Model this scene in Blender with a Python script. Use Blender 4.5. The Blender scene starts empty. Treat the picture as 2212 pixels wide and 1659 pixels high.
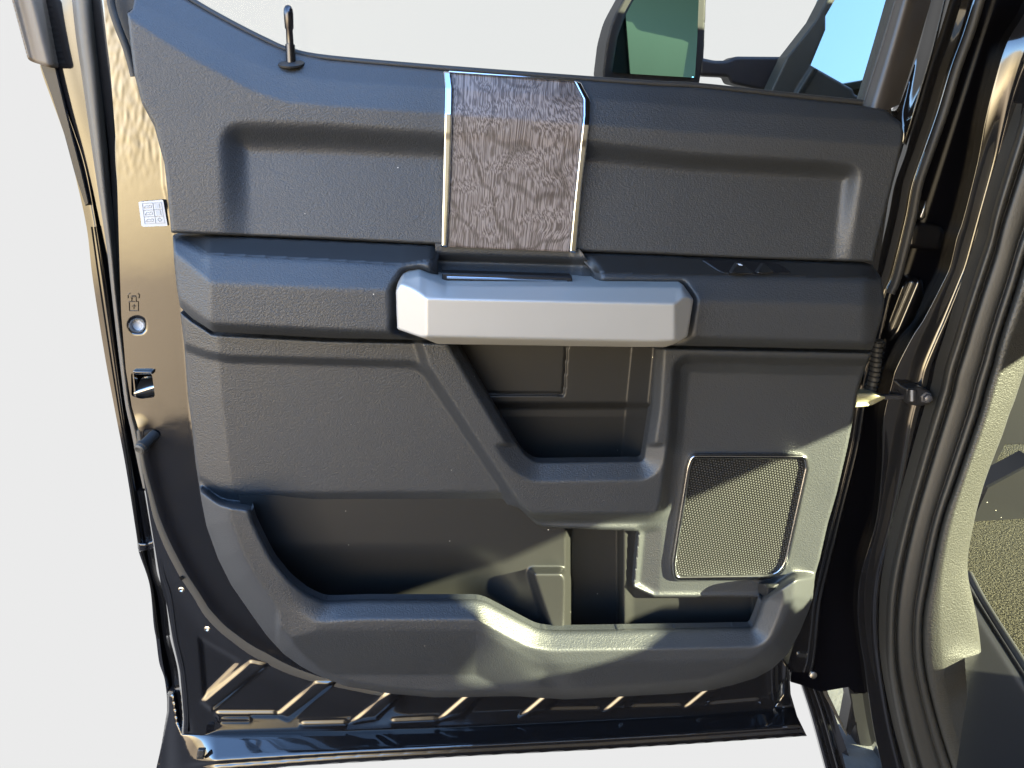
import bpy, math, random
import numpy as np
from mathutils import Vector, Euler, Matrix

random.seed(4); np.random.seed(4)
S = bpy.context.scene
COL = S.collection

# ------------------------------------------------------------------ camera
W, H, F = 2212.0, 1659.0, 1600.0
CAM = np.array([0.0, -0.9, 0.0])
PITCH, YAW, ROLL = math.radians(-20), math.radians(-6), math.radians(0)
cam_d = bpy.data.cameras.new('camera'); cam = bpy.data.objects.new('camera', cam_d); COL.objects.link(cam)
cam.rotation_euler = Euler((math.radians(90)+PITCH, ROLL, YAW), 'XYZ'); cam.location = CAM.tolist()
cam_d.sensor_width = 36.0; cam_d.lens = 36.0*F/W; cam_d.clip_start = 0.01; cam_d.clip_end = 200
S.camera = cam
RC = np.array(cam.rotation_euler.to_matrix())

# ------------------------------------------------------------------ exposure, world, sun
EXPO = 3.8
S.view_settings.view_transform = 'Standard'; S.view_settings.look = 'None'
S.view_settings.exposure = EXPO; S.view_settings.gamma = 1; S.view_settings.use_curve_mapping = False
SUN = Vector((0.80, -0.50, 0.36)).normalized()
sun_elev = math.asin(SUN.z); sun_az = math.atan2(SUN.x, SUN.y)
w = bpy.data.worlds.new('World'); S.world = w; w.use_nodes = True
nt = w.node_tree; nt.nodes.clear()
def wn(t, **k):
    n = nt.nodes.new(t)
    for a, b in k.items(): setattr(n, a, b)
    return n
wo = wn('ShaderNodeOutputWorld')
sky = wn('ShaderNodeTexSky', sky_type='NISHITA', sun_disc=False)
sky.sun_elevation = sun_elev; sky.sun_rotation = sun_az; sky.dust_density = 0.3; sky.ozone_density = 3.0
tc = wn('ShaderNodeTexCoord'); sep = wn('ShaderNodeSeparateXYZ'); nt.links.new(tc.outputs['Generated'], sep.inputs[0])
bsky = wn('ShaderNodeBackground'); bsky.inputs[1].default_value = 0.15; nt.links.new(sky.outputs[0], bsky.inputs[0])
# sunlit dry ground round the truck, dark asphalt close by
gr = wn('ShaderNodeValToRGB'); gr.color_ramp.interpolation = 'LINEAR'
mr = wn('ShaderNodeMapRange'); mr.inputs[1].default_value = -1; mr.inputs[2].default_value = 0.2
wnz = wn('ShaderNodeTexNoise'); wnz.inputs['Scale'].default_value = 9; nt.links.new(tc.outputs['Generated'], wnz.inputs['Vector'])
wad = wn('ShaderNodeMath', operation='MULTIPLY_ADD'); nt.links.new(wnz.outputs['Fac'], wad.inputs[0]); wad.inputs[1].default_value = 0.05
nt.links.new(sep.outputs[2], wad.inputs[2]); nt.links.new(wad.outputs[0], mr.inputs[0]); nt.links.new(mr.outputs[0], gr.inputs[0])
e = gr.color_ramp.elements
e[0].position = 0.0; e[0].color = (0.012, 0.013, 0.016, 1)
e[1].position = 1.0; e[1].color = (0.95, 0.82, 0.62, 1)
for p, c in ((0.552, (0.014, 0.015, 0.018, 1)), (0.562, (0.29, 0.225, 0.15, 1)), (0.70, (0.35, 0.27, 0.18, 1)), (0.725, (0.56, 0.43, 0.25, 1)), (0.79, (0.84, 0.66, 0.38, 1))):
    q = e.new(p); q.color = c
bgr = wn('ShaderNodeBackground'); bgr.inputs[1].default_value = 0.75; nt.links.new(gr.outputs[0], bgr.inputs[0])
# the sunlit hillside and ground lie to the left, away from the truck's own shadow
lf = wn('ShaderNodeMapRange'); lf.inputs[1].default_value = 0.05; lf.inputs[2].default_value = -0.55; nt.links.new(sep.outputs[0], lf.inputs[0])
lt = wn('ShaderNodeMapRange'); lt.inputs[1].default_value = -0.93; lt.inputs[2].default_value = -0.66; lt.inputs[3].default_value = 0.35; nt.links.new(sep.outputs[0], lt.inputs[0])
lm = wn('ShaderNodeMath', operation='MULTIPLY'); nt.links.new(lf.outputs[0], lm.inputs[0]); nt.links.new(lt.outputs[0], lm.inputs[1])
lst = wn('ShaderNodeMath', operation='MULTIPLY_ADD'); nt.links.new(lm.outputs[0], lst.inputs[0]); lst.inputs[1].default_value = 1.3; lst.inputs[2].default_value = 0.040; nt.links.new(lst.outputs[0], bgr.inputs[1])
lz = wn('ShaderNodeMath', operation='MULTIPLY_ADD'); nt.links.new(lf.outputs[0], lz.inputs[0]); lz.inputs[1].default_value = 0.20
lz0 = wn('ShaderNodeMath', operation='SUBTRACT'); nt.links.new(sep.outputs[2], lz0.inputs[0]); lz0.inputs[1].default_value = 0.33; nt.links.new(lz0.outputs[0], lz.inputs[2])  # dim skyline added to cut the light from the camera side
m1 = wn('ShaderNodeMixShader'); st = wn('ShaderNodeMapRange'); st.inputs[1].default_value = 0.0; st.inputs[2].default_value = 0.06
nt.links.new(lz.outputs[0], st.inputs[0]); nt.links.new(st.outputs[0], m1.inputs[0]); nt.links.new(bgr.outputs[0], m1.inputs[1]); nt.links.new(bsky.outputs[0], m1.inputs[2])
bbk = wn('ShaderNodeBackground'); bbk.inputs[0].default_value = (1, 1, 1, 1); bbk.inputs[1].default_value = 0.831/2**EXPO
m2 = wn('ShaderNodeMixShader'); sy = wn('ShaderNodeMapRange'); sy.inputs[1].default_value = 0.18; sy.inputs[2].default_value = 0.30
nt.links.new(sep.outputs[1], sy.inputs[0]); nt.links.new(sy.outputs[0], m2.inputs[0]); nt.links.new(m1.outputs[0], m2.inputs[1]); nt.links.new(bbk.outputs[0], m2.inputs[2])
nt.links.new(m2.outputs[0], wo.inputs[0])
sl = bpy.data.lights.new('sun', 'SUN'); sl.energy = 3.8; sl.angle = math.radians(0.5); sl.color = (1.0, 0.98, 0.62)
so = bpy.data.objects.new('sun', sl); COL.objects.link(so); so.rotation_euler = SUN.to_track_quat('Z', 'Y').to_euler(); so.location = (2, -2, 2)

# ------------------------------------------------------------------ geometry helpers
def rays(x, y):
    x = np.asarray(x, float); y = np.asarray(y, float)
    v = np.stack([(x-W/2)/F, -(y-H/2)/F, -np.ones_like(x)], -1)
    return v @ RC.T
def P(x, y, d):                       # point seen at photo position x, y whose distance in front of the door plane is d metres
    r = rays(x, y); t = (-np.asarray(d, float)-CAM[1])/r[..., 1]
    return CAM + r*t[..., None]
def PZ(x, y, z):                      # the same on a level plane
    r = rays(x, y); t = (np.asarray(z, float)-CAM[2])/r[..., 2]
    return CAM + r*t[..., None]

def rnd(pts, r=0, n=5):               # polygon with rounded corners; a point may carry its own radius
    out = []; m = len(pts)
    for i in range(m):
        p0 = np.array(pts[i-1][:2], float); p1 = np.array(pts[i][:2], float); p2 = np.array(pts[(i+1) % m][:2], float)
        rr = pts[i][2] if len(pts[i]) > 2 else r
        if rr <= 0: out.append(tuple(p1)); continue
        a = p0-p1; b = p2-p1; la = np.linalg.norm(a); lb = np.linalg.norm(b)
        k = min(rr, la*0.49, lb*0.49); A = p1+a/la*k; B = p1+b/lb*k
        for t in np.linspace(0, 1, n): out.append(tuple((1-t)**2*A+2*t*(1-t)*p1+t*t*B))
    return out
def spline(pts, n=6):                 # Catmull-Rom through open polyline (any dimension)
    p = np.array(pts, float); q = np.vstack([2*p[0]-p[1], p, 2*p[-1]-p[-2]]); out = []
    for i in range(1, len(q)-2):
        for t in np.linspace(0, 1, n, endpoint=False):
            a, b, c, d = q[i-1], q[i], q[i+1], q[i+2]
            out.append(0.5*(2*b+(c-a)*t+(2*a-5*b+4*c-d)*t*t+(3*b-a-3*c+d)*t**3))
    out.append(p[-1]); return np.array(out)
def segdist(X, Y, poly, closed=True):
    x = X.ravel(); y = Y.ravel(); best = np.full(x.shape, 1e18); ins = np.zeros(x.shape, bool)
    m = len(poly)
    for i in range(m if closed else m-1):
        x1, y1 = poly[i][:2]; x2, y2 = poly[(i+1) % m][:2]
        dx, dy = x2-x1, y2-y1; L = dx*dx+dy*dy
        if L < 1e-9: continue
        t = np.clip(((x-x1)*dx+(y-y1)*dy)/L, 0, 1)
        best = np.minimum(best, (x-x1-t*dx)**2+(y-y1-t*dy)**2)
        if closed and y1 != y2: ins ^= ((y1 > y) != (y2 > y)) & (x < (x2-x1)*(y-y1)/(y2-y1)+x1)
    d = np.sqrt(best)
    if closed: d = np.where(ins, -d, d)
    return d.reshape(X.shape)
def nearest(x, y, polys):
    best = 1e18; bp = (x, y)
    for poly in polys:
        p = np.array([q[:2] for q in poly]); q = np.roll(p, -1, 0); v = q-p; L = (v**2).sum(1)+1e-12
        t = np.clip(((np.array([x, y])-p)*v).sum(1)/L, 0, 1); c = p+v*t[:, None]
        d = ((c-np.array([x, y]))**2).sum(1); i = d.argmin()
        if d[i] < best: best = d[i]; bp = tuple(c[i])
    return bp
def sst(a, b, v):
    t = np.clip((v-a)/(b-a), 0, 1); return t*t*(3-2*t)
def lin(a, b, v): return np.clip((v-a)/(b-a), 0, 1)
def blur(A, s):
    if s <= 0: return A
    r = max(1, int(3*s)); k = np.exp(-0.5*(np.arange(-r, r+1)/s)**2); k /= k.sum()
    B = np.pad(A, r, mode='edge')
    B = np.apply_along_axis(lambda m: np.convolve(m, k, 'valid'), 0, B)
    return np.apply_along_axis(lambda m: np.convolve(m, k, 'valid'), 1, B)
def curve(x, pts):
    p = np.array(pts, float); return np.interp(x, p[:, 0], p[:, 1])

PARENTS = {}
def tag(o, label=None, cat=None, group=None, kind=None):
    if label: o['label'] = label
    if cat: o['category'] = cat
    if group: o['group'] = group
    if kind: o['kind'] = kind
    return o
def thing(name, loc, label, cat, group=None):
    o = bpy.data.objects.new(name, None); o.location = tuple(loc); o.empty_display_size = 0.05; COL.objects.link(o)
    return tag(o, label, cat, group)
def wloc(o):
    v = Vector((0, 0, 0))
    while o is not None: v += o.location; o = o.parent
    return v
def link(name, verts, faces, mat, parent=None, smooth=True, sharp=None):
    me = bpy.data.meshes.new(name)
    verts = np.asarray(verts, float)
    me.from_pydata(verts.tolist(), [], faces if isinstance(faces, list) else faces.tolist())
    if mat: me.materials.append(mat)
    if smooth: me.polygons.foreach_set('use_smooth', [True]*len(me.polygons))
    me.update()
    if sharp and hasattr(me, 'set_sharp_from_angle'): me.set_sharp_from_angle(angle=math.radians(sharp))
    o = bpy.data.objects.new(name, me); COL.objects.link(o)
    if parent is not None: o.parent = parent; o.location = -wloc(parent)
    return o

def relief(name, outline, hf, mat, parent, step=3.0, bl=1.0, edge=None, skirt=0.03, holes=(), label=None, plane=None, hskirt=None):
    ol = np.array([p[:2] for p in outline]); x0, y0 = ol.min(0)-2*step; x1, y1 = ol.max(0)+2*step
    xs = np.arange(x0, x1+step, step); ys = np.arange(y0, y1+step, step)
    X, Y = np.meshgrid(xs, ys)
    sd = segdist(X, Y, outline)
    for h in holes: sd = np.maximum(sd, -segdist(X, Y, h))
    Z = np.broadcast_to(np.asarray(hf(X, Y), float), X.shape).copy(); Z = blur(Z, bl)
    if edge:
        r, drop = edge; t = np.clip(-sd/r, 0, 1); Z = Z - drop*(1-np.sqrt(np.clip(1-(1-t)**2, 0, 1)))
    cx = (sd[:-1, :-1]+sd[1:, 1:]+sd[1:, :-1]+sd[:-1, 1:])/4; keep = cx < 0
    ny, nx = X.shape
    cnt = np.zeros((ny, nx), int)
    for dy in (0, 1):
        for dx in (0, 1): cnt[dy:ny-1+dy, dx:nx-1+dx] += keep
    used = cnt > 0; bnd = used & (cnt < 4)
    polys = [outline]+list(holes)
    Zb = Z+(edge[1]*(1-np.sqrt(np.clip(1-(1-np.clip(-sd/edge[0], 0, 1))**2, 0, 1))) if edge else 0)
    for i, j in zip(*np.nonzero(bnd)):
        px, py = nearest(X[i, j], Y[i, j], polys)
        if (px-X[i, j])**2+(py-Y[i, j])**2 < (1.9*step)**2:
            X[i, j] = px; Y[i, j] = py; Z[i, j] = Zb[i, j]-(edge[1] if edge else 0)
    idx = -np.ones((ny, nx), int); idx[used] = np.arange(used.sum())
    V = P(X[used], Y[used], Z[used]) if plane is None else plane(X[used], Y[used], Z[used])
    I, J = np.nonzero(keep)
    Q = np.stack([idx[I, J], idx[I+1, J], idx[I+1, J+1], idx[I, J+1]], 1)
    faces = Q.tolist(); verts = V.tolist()
    if skirt:
        for poly in polys:
            A = np.array([p[:2] for p in poly], float); n_ = len(A); pts = []
            for k in range(n_):
                a, b = A[k], A[(k+1) % n_]; m_ = max(1, int(np.linalg.norm(b-a)/(step*1.2)))
                for q in range(m_): pts.append(a+(b-a)*q/m_)
            pts = np.array(pts); fx = np.clip((pts[:, 0]-x0)/step, 0, nx-1.001); fy = np.clip((pts[:, 1]-y0)/step, 0, ny-1.001)
            ix = fx.astype(int); iy = fy.astype(int); u = fx-ix; v = fy-iy
            z = (Z[iy, ix]*(1-u)+Z[iy, ix+1]*u)*(1-v)+(Z[iy+1, ix]*(1-u)+Z[iy+1, ix+1]*u)*v
            R0 = P(pts[:, 0], pts[:, 1], z) if plane is None else plane(pts[:, 0], pts[:, 1], z)
            b0_ = len(verts); m_ = len(pts); verts += R0.tolist(); verts += (R0+np.array([0, skirt if (poly is outline or hskirt is None) else hskirt, 0])).tolist()
            ar = (pts[:, 0]*np.roll(pts[:, 1], -1)-np.roll(pts[:, 0], -1)*pts[:, 1]).sum()
            flip = (ar > 0) != (poly is not outline)
            for k in range(m_):
                k2 = (k+1) % m_; q = [b0_+k, b0_+k2, b0_+m_+k2, b0_+m_+k]; faces.append(q if flip else q[::-1])
    o = link(name, verts, faces, mat, parent)
    if label: o['label'] = label
    return o

def resample(pts, n, sm=6):
    s = spline(pts, sm); L = np.r_[0, np.cumsum(np.linalg.norm(np.diff(s[:, :2], axis=0), axis=1))]
    t = np.linspace(0, L[-1], n); return np.stack([np.interp(t, L, s[:, k]) for k in range(s.shape[1])], 1)
def loft(name, lines, mat, parent, n=160, sub=4, thick=0.01, smooth_cross=True, byy=False, sharp=None):
    R = []
    for l in lines:
        if byy:
            s = spline(l, 8); yy = np.linspace(s[0, 1], s[-1, 1], n); R.append(np.stack([np.interp(yy, s[:, 1], s[:, 0]), yy, np.interp(yy, s[:, 1], s[:, 2])], 1))
        else: R.append(resample(l, n))
    R = np.array(R)                     # lines x n x 3
    G = []
    for k in range(n):
        c = R[:, k, :]
        G.append(spline(c, sub) if smooth_cross else c)
    G = np.array(G); ny, nx = G.shape[:2]
    V = P(G[..., 0].ravel(), G[..., 1].ravel(), G[..., 2].ravel())
    idx = np.arange(ny*nx).reshape(ny, nx)
    Q = np.stack([idx[:-1, :-1].ravel(), idx[1:, :-1].ravel(), idx[1:, 1:].ravel(), idx[:-1, 1:].ravel()], 1).tolist()
    V = V.tolist()
    if thick:
        ring = list(idx[:, 0])+list(idx[-1, 1:])+list(idx[::-1, -1][1:])+list(idx[0, ::-1][1:-1])
        b = len(V)
        for v in ring: V.append(V[v]); V.append([V[v][0], V[v][1]+thick, V[v][2]])
        m = len(ring)
        for i in range(m):
            j = (i+1) % m; Q.append([b+2*j, b+2*i, b+2*i+1, b+2*j+1])
    return link(name, V, Q, mat, parent, sharp=sharp)
def off(line, dx, d=None, dy=0):
    return [(p[0]+dx, p[1]+dy, (p[2] if d is None else d)) for p in line]
def wd(line, d): return [(p[0], p[1], d) for p in line]

def tube(name, pts, r, mat, parent, seg=10, rr=None, caps=True, sm=True):
    p = np.array(pts, float)
    if sm and len(p) > 2: p = spline(p, 6)
    n = len(p); V = []; Q = []
    up = np.array([0, -1, 0.0])
    for i in range(n):
        t = p[min(i+1, n-1)]-p[max(i-1, 0)]; t /= np.linalg.norm(t)+1e-12
        a = np.cross(t, up)
        if np.linalg.norm(a) < 1e-3: a = np.cross(t, [1, 0, 0])
        a /= np.linalg.norm(a); b = np.cross(t, a)
        ri = r if rr is None else np.interp(i/(n-1), np.linspace(0, 1, len(rr)), rr)
        for k in range(seg):
            th = 2*math.pi*k/seg; V.append(p[i]+ri*(a*math.cos(th)+b*math.sin(th)))
    for i in range(n-1):
        for k in range(seg):
            k2 = (k+1) % seg; Q.append([i*seg+k, (i+1)*seg+k, (i+1)*seg+k2, i*seg+k2])
    if caps: Q.append(list(range(seg))); Q.append(list(range((n-1)*seg, n*seg))[::-1])
    return link(name, V, Q, mat, parent, sharp=50)
def lathe(name, base, axis, prof, mat, parent, seg=24, sharp=40):    # prof: (distance along axis, radius)
    ax = np.array(axis, float); ax /= np.linalg.norm(ax); a = np.cross(ax, [0.3, 0.1, 1.0]); a /= np.linalg.norm(a); b = np.cross(ax, a)
    V = []; Q = []
    for s, r in prof:
        for k in range(seg):
            th = 2*math.pi*k/seg; V.append(np.array(base)+ax*s+r*(a*math.cos(th)+b*math.sin(th)))
    for i in range(len(prof)-1):
        for k in range(seg):
            k2 = (k+1) % seg; Q.append([i*seg+k, i*seg+k2, (i+1)*seg+k2, (i+1)*seg+k])
    Q.append(list(range(seg))[::-1]); Q.append(list(range((len(prof)-1)*seg, len(prof)*seg)))
    return link(name, V, Q, mat, parent, sharp=sharp)
def prism(name, poly, d, th, mat, parent, bev=0.0, slope=None):
    """flat plate of a traced outline, its front at d, th thick; bev = chamfer in metres"""
    n = len(poly); A = np.array([p[:2] for p in poly], float)
    dd = np.full(n, d) if slope is None else np.array([slope(x, y) for x, y in A])
    fr = P(A[:, 0], A[:, 1], dd); c = fr.mean(0)
    V = []; Q = []
    if bev:
        inn = []
        for i in range(n):
            e1 = fr[i]-fr[i-1]; e2 = fr[(i+1) % n]-fr[i]; e1 = e1/(np.linalg.norm(e1)+1e-12); e2 = e2/(np.linalg.norm(e2)+1e-12)
            nn = np.array([(e1+e2)[2], 0, -(e1+e2)[0]]); l = np.linalg.norm(nn); nn = nn/l if l > 1e-6 else nn*0
            inn.append(nn)
        inn = np.array(inn)
        area = sum(A[i-1][0]*A[i][1]-A[i][0]*A[i-1][1] for i in range(n))
        sg = 1 if area > 0 else -1
        top = fr+inn*bev*sg; ring1 = fr+np.array([0, bev, 0])
    else: top = fr; ring1 = fr
    V += top.tolist(); V += ring1.tolist(); V += (fr+np.array([0, th, 0])).tolist()
    area = sum(A[i-1][0]*A[i][1]-A[i][0]*A[i-1][1] for i in range(n))
    o = list(range(n)) if area < 0 else list(range(n))[::-1]
    Q.append(o)
    for i in range(n):
        a, b = o[i], o[(i+1) % n]
        if bev: Q.append([b, a, n+a, n+b])
        Q.append([n+b, n+a, 2*n+a, 2*n+b])
    Q.append([2*n+i for i in o[::-1]])
    return link(name, V, Q, mat, parent, smooth=bool(bev), sharp=30)

# ------------------------------------------------------------------ materials
def mat(name, color, rough=0.5, metal=0.0, spec=0.5, coat=0.0, coat_r=0.03, bump=None, var=None, sheen=0):
    m = bpy.data.materials.new(name); m.use_nodes = True; t = m.node_tree; b = t.nodes['Principled BSDF']
    b.inputs['Base Color'].default_value = (*color, 1); b.inputs['Roughness'].default_value = rough; b.inputs['Metallic'].default_value = metal
    b.inputs['Coat IOR'].default_value = 1.5
    b.inputs['Specular IOR Level'].default_value = spec; b.inputs['Coat Weight'].default_value = coat; b.inputs['Coat Roughness'].default_value = coat_r
    co = t.nodes.new('ShaderNodeTexCoord')
    if bump:
        kind, scale, strength, dist = bump
        mp = t.nodes.new('ShaderNodeMapping'); t.links.new(co.outputs['Object'], mp.inputs[0])
        if kind == 'leather':
            mp.inputs['Scale'].default_value = (0.8, 0.8, 1.15)
            nz = t.nodes.new('ShaderNodeTexNoise'); nz.inputs['Scale'].default_value = scale*0.5; nz.inputs['Detail'].default_value = 2
            t.links.new(mp.outputs[0], nz.inputs['Vector'])
            mx = t.nodes.new('ShaderNodeMixRGB'); mx.inputs[0].default_value = 0.006; t.links.new(mp.outputs[0], mx.inputs[1]); t.links.new(nz.outputs['Color'], mx.inputs[2])
            vo = t.nodes.new('ShaderNodeTexVoronoi'); vo.feature = 'SMOOTH_F1'; vo.inputs['Scale'].default_value = scale; vo.inputs['Smoothness'].default_value = 0.35
            t.links.new(mx.outputs[0], vo.inputs['Vector'])
            v2 = t.nodes.new('ShaderNodeTexNoise'); v2.inputs['Scale'].default_value = scale*1.7; v2.inputs['Detail'].default_value = 2; t.links.new(mp.outputs[0], v2.inputs['Vector'])
            ad = t.nodes.new('ShaderNodeMath'); ad.operation = 'MULTIPLY_ADD'; t.links.new(v2.outputs['Fac'], ad.inputs[0]); ad.inputs[1].default_value = -0.5; t.links.new(vo.outputs['Distance'], ad.inputs[2])
            hsrc = ad.outputs[0]; inv = True
        else:
            nz = t.nodes.new('ShaderNodeTexNoise'); nz.inputs['Scale'].default_value = scale; nz.inputs['Detail'].default_value = 3
            t.links.new(mp.outputs[0], nz.inputs['Vector']); hsrc = nz.outputs['Fac']; inv = False
        bp = t.nodes.new('ShaderNodeBump'); bp.inputs['Strength'].default_value = strength; bp.inputs['Distance'].default_value = dist; bp.invert = inv
        t.links.new(hsrc, bp.inputs['Height']); t.links.new(bp.outputs[0], b.inputs['Normal'])
    if var:
        vs, amt = var
        n2 = t.nodes.new('ShaderNodeTexNoise'); n2.inputs['Scale'].default_value = vs; n2.inputs['Detail'].default_value = 5; n2.inputs['Roughness'].default_value = 0.6
        t.links.new(co.outputs['Object'], n2.inputs['Vector'])
        r = t.nodes.new('ShaderNodeMapRange'); r.inputs[1].default_value = 0.3; r.inputs[2].default_value = 0.7; r.inputs[3].default_value = rough-amt; r.inputs[4].default_value = rough+amt
        t.links.new(n2.outputs['Fac'], r.inputs[0]); t.links.new(r.outputs[0], b.inputs['Roughness'])
    return m
def dust(m, scale, thr, col=(0.5, 0.47, 0.4)):    # sparse specks of dust lying on the surface
    t = m.node_tree; b = t.nodes['Principled BSDF']; co = t.nodes.new('ShaderNodeTexCoord')
    v = t.nodes.new('ShaderNodeTexVoronoi'); v.inputs['Scale'].default_value = scale; t.links.new(co.outputs['Object'], v.inputs['Vector'])
    s = t.nodes.new('ShaderNodeSeparateColor'); t.links.new(v.outputs['Color'], s.inputs[0])
    a = t.nodes.new('ShaderNodeMath'); a.operation = 'LESS_THAN'; a.inputs[1].default_value = thr; t.links.new(s.outputs[0], a.inputs[0])
    c = t.nodes.new('ShaderNodeMath'); c.operation = 'LESS_THAN'; c.inputs[1].default_value = 0.10; t.links.new(v.outputs['Distance'], c.inputs[0])
    mu = t.nodes.new('ShaderNodeMath'); mu.operation = 'MULTIPLY'; t.links.new(a.outputs[0], mu.inputs[0]); t.links.new(c.outputs[0], mu.inputs[1])
    mx = t.nodes.new('ShaderNodeMixRGB'); t.links.new(mu.outputs[0], mx.inputs[0]); mx.inputs[1].default_value = b.inputs['Base Color'].default_value; mx.inputs[2].default_value = (*col, 1)
    t.links.new(mx.outputs[0], b.inputs['Base Color'])
    return m
TRIMC = (0.022, 0.024, 0.027)
leather = dust(mat('grained_vinyl', TRIMC, 0.47, bump=('leather', 540, 0.34, 0.0010), spec=0.55, var=(9, 0.04)), 160, 0.004)
plastic = dust(mat('smooth_plastic', (0.013, 0.013, 0.013), 0.42, bump=('noise', 1500, 0.25, 0.0003), spec=0.45), 140, 0.010)
dark_plastic = dust(mat('dark_plastic', (0.007, 0.007, 0.008), 0.38, bump=('noise', 1200, 0.2, 0.0003), spec=0.4), 120, 0.010)
paint = mat('black_gloss_paint', (0.006, 0.006, 0.007), 0.10, coat=1.0, coat_r=0.02, bump=('noise', 60, 0.035, 0.002), var=(20, 0.05))
rubber = mat('black_rubber', (0.018, 0.018, 0.018), 0.55, bump=('noise', 400, 0.3, 0.0006), spec=0.4)
rubber_grey = mat('weathered_rubber', (0.040, 0.037, 0.032), 0.5, bump=('noise', 250, 0.3, 0.0008), spec=0.5)
chrome = mat('chrome', (0.52, 0.56, 0.62), 0.10, metal=1.0)
silver = mat('silver_satin_paint', (0.34, 0.335, 0.32), 0.40, metal=0.4, bump=('noise', 2500, 0.08, 0.0002), var=(60, 0.03))
steel = mat('zinc_steel', (0.45, 0.44, 0.42), 0.3, metal=1.0)
void = mat('black_void', (0.003, 0.003, 0.003), 0.7, spec=0.1)
white_plastic = mat('white_plastic', (0.7, 0.7, 0.7), 0.4)
sticker_m = mat('white_sticker', (0.42, 0.43, 0.44), 0.45)
ink = mat('grey_ink', (0.16, 0.165, 0.18), 0.6)
strap_m = mat('greased_steel', (0.22, 0.21, 0.14), 0.45, bump=('noise', 150, 0.5, 0.002))

def wood_mat():
    m = bpy.data.materials.new('grey_wood_grain'); m.use_nodes = True; t = m.node_tree; b = t.nodes['Principled BSDF']; N = t.nodes.new; L = t.links.new
    def M(op, a, c=None, d=None):
        n = N('ShaderNodeMath'); n.operation = op
        for k, v in enumerate((a, c, d)):
            if v is None: continue
            if isinstance(v, (int, float)): n.inputs[k].default_value = v
            else: L(v, n.inputs[k])
        return n.outputs[0]
    co = N('ShaderNodeTexCoord'); sp_ = N('ShaderNodeSeparateXYZ'); L(co.outputs['Object'], sp_.inputs[0]); X_, Z_ = sp_.outputs[0], sp_.outputs[2]
    n1 = N('ShaderNodeTexNoise'); n1.inputs['Scale'].default_value = 11; n1.inputs['Detail'].default_value = 2; n1.inputs['Roughness'].default_value = 0.55; L(co.outputs['Object'], n1.inputs['Vector'])
    # cathedral arcs: nested V curves opening upwards
    xc = M('MULTIPLY_ADD', X_, 1.0, -WOODX); ab = M('ABSOLUTE', xc); q = M('MULTIPLY', M('POWER', ab, 1.3), 46.0)
    f = M('MULTIPLY_ADD', n1.outputs['Fac'], 3.4, M('MULTIPLY_ADD', Z_, -11.0, q))
    sn = M('SINE', M('MULTIPLY', f, 7.5)); r1 = N('ShaderNodeMapRange'); r1.inputs[1].default_value = 0.75; r1.inputs[2].default_value = 1.0; L(sn, r1.inputs[0])
    # fine pores that follow the arcs
    cv = N('ShaderNodeCombineXYZ'); L(M('MULTIPLY_ADD', X_, 760.0, M('MULTIPLY', n1.outputs['Fac'], 34.0)), cv.inputs[0]); L(M('MULTIPLY_ADD', f, 7.0, M('MULTIPLY', Z_, 150.0)), cv.inputs[1])
    n2 = N('ShaderNodeTexNoise'); n2.inputs['Scale'].default_value = 1; n2.inputs['Detail'].default_value = 2; L(cv.outputs[0], n2.inputs['Vector'])
    r2 = N('ShaderNodeMapRange'); r2.inputs[1].default_value = 0.43; r2.inputs[2].default_value = 0.58; L(n2.outputs['Fac'], r2.inputs[0])
    cr = N('ShaderNodeMixRGB'); cr.inputs[1].default_value = (0.058, 0.045, 0.040, 1); cr.inputs[2].default_value = (0.175, 0.150, 0.142, 1); L(r2.outputs[0], cr.inputs[0])
    c2 = N('ShaderNodeMixRGB'); c2.inputs[2].default_value = (0.026, 0.018, 0.014, 1); L(cr.outputs[0], c2.inputs[1]); L(M('MULTIPLY', r1.outputs[0], 0.5), c2.inputs[0])
    L(c2.outputs[0], b.inputs['Base Color']); b.inputs['Roughness'].default_value = 0.42; b.inputs['Specular IOR Level'].default_value = 0.4
    bp = N('ShaderNodeBump'); bp.inputs['Strength'].default_value = 0.2; bp.inputs['Distance'].default_value = 0.0005; L(r2.outputs[0], bp.inputs['Height']); L(bp.outputs[0], b.inputs['Normal'])
    return m
WOODX = float(P(1150, 400, 0.03)[0])
wood = wood_mat()
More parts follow.
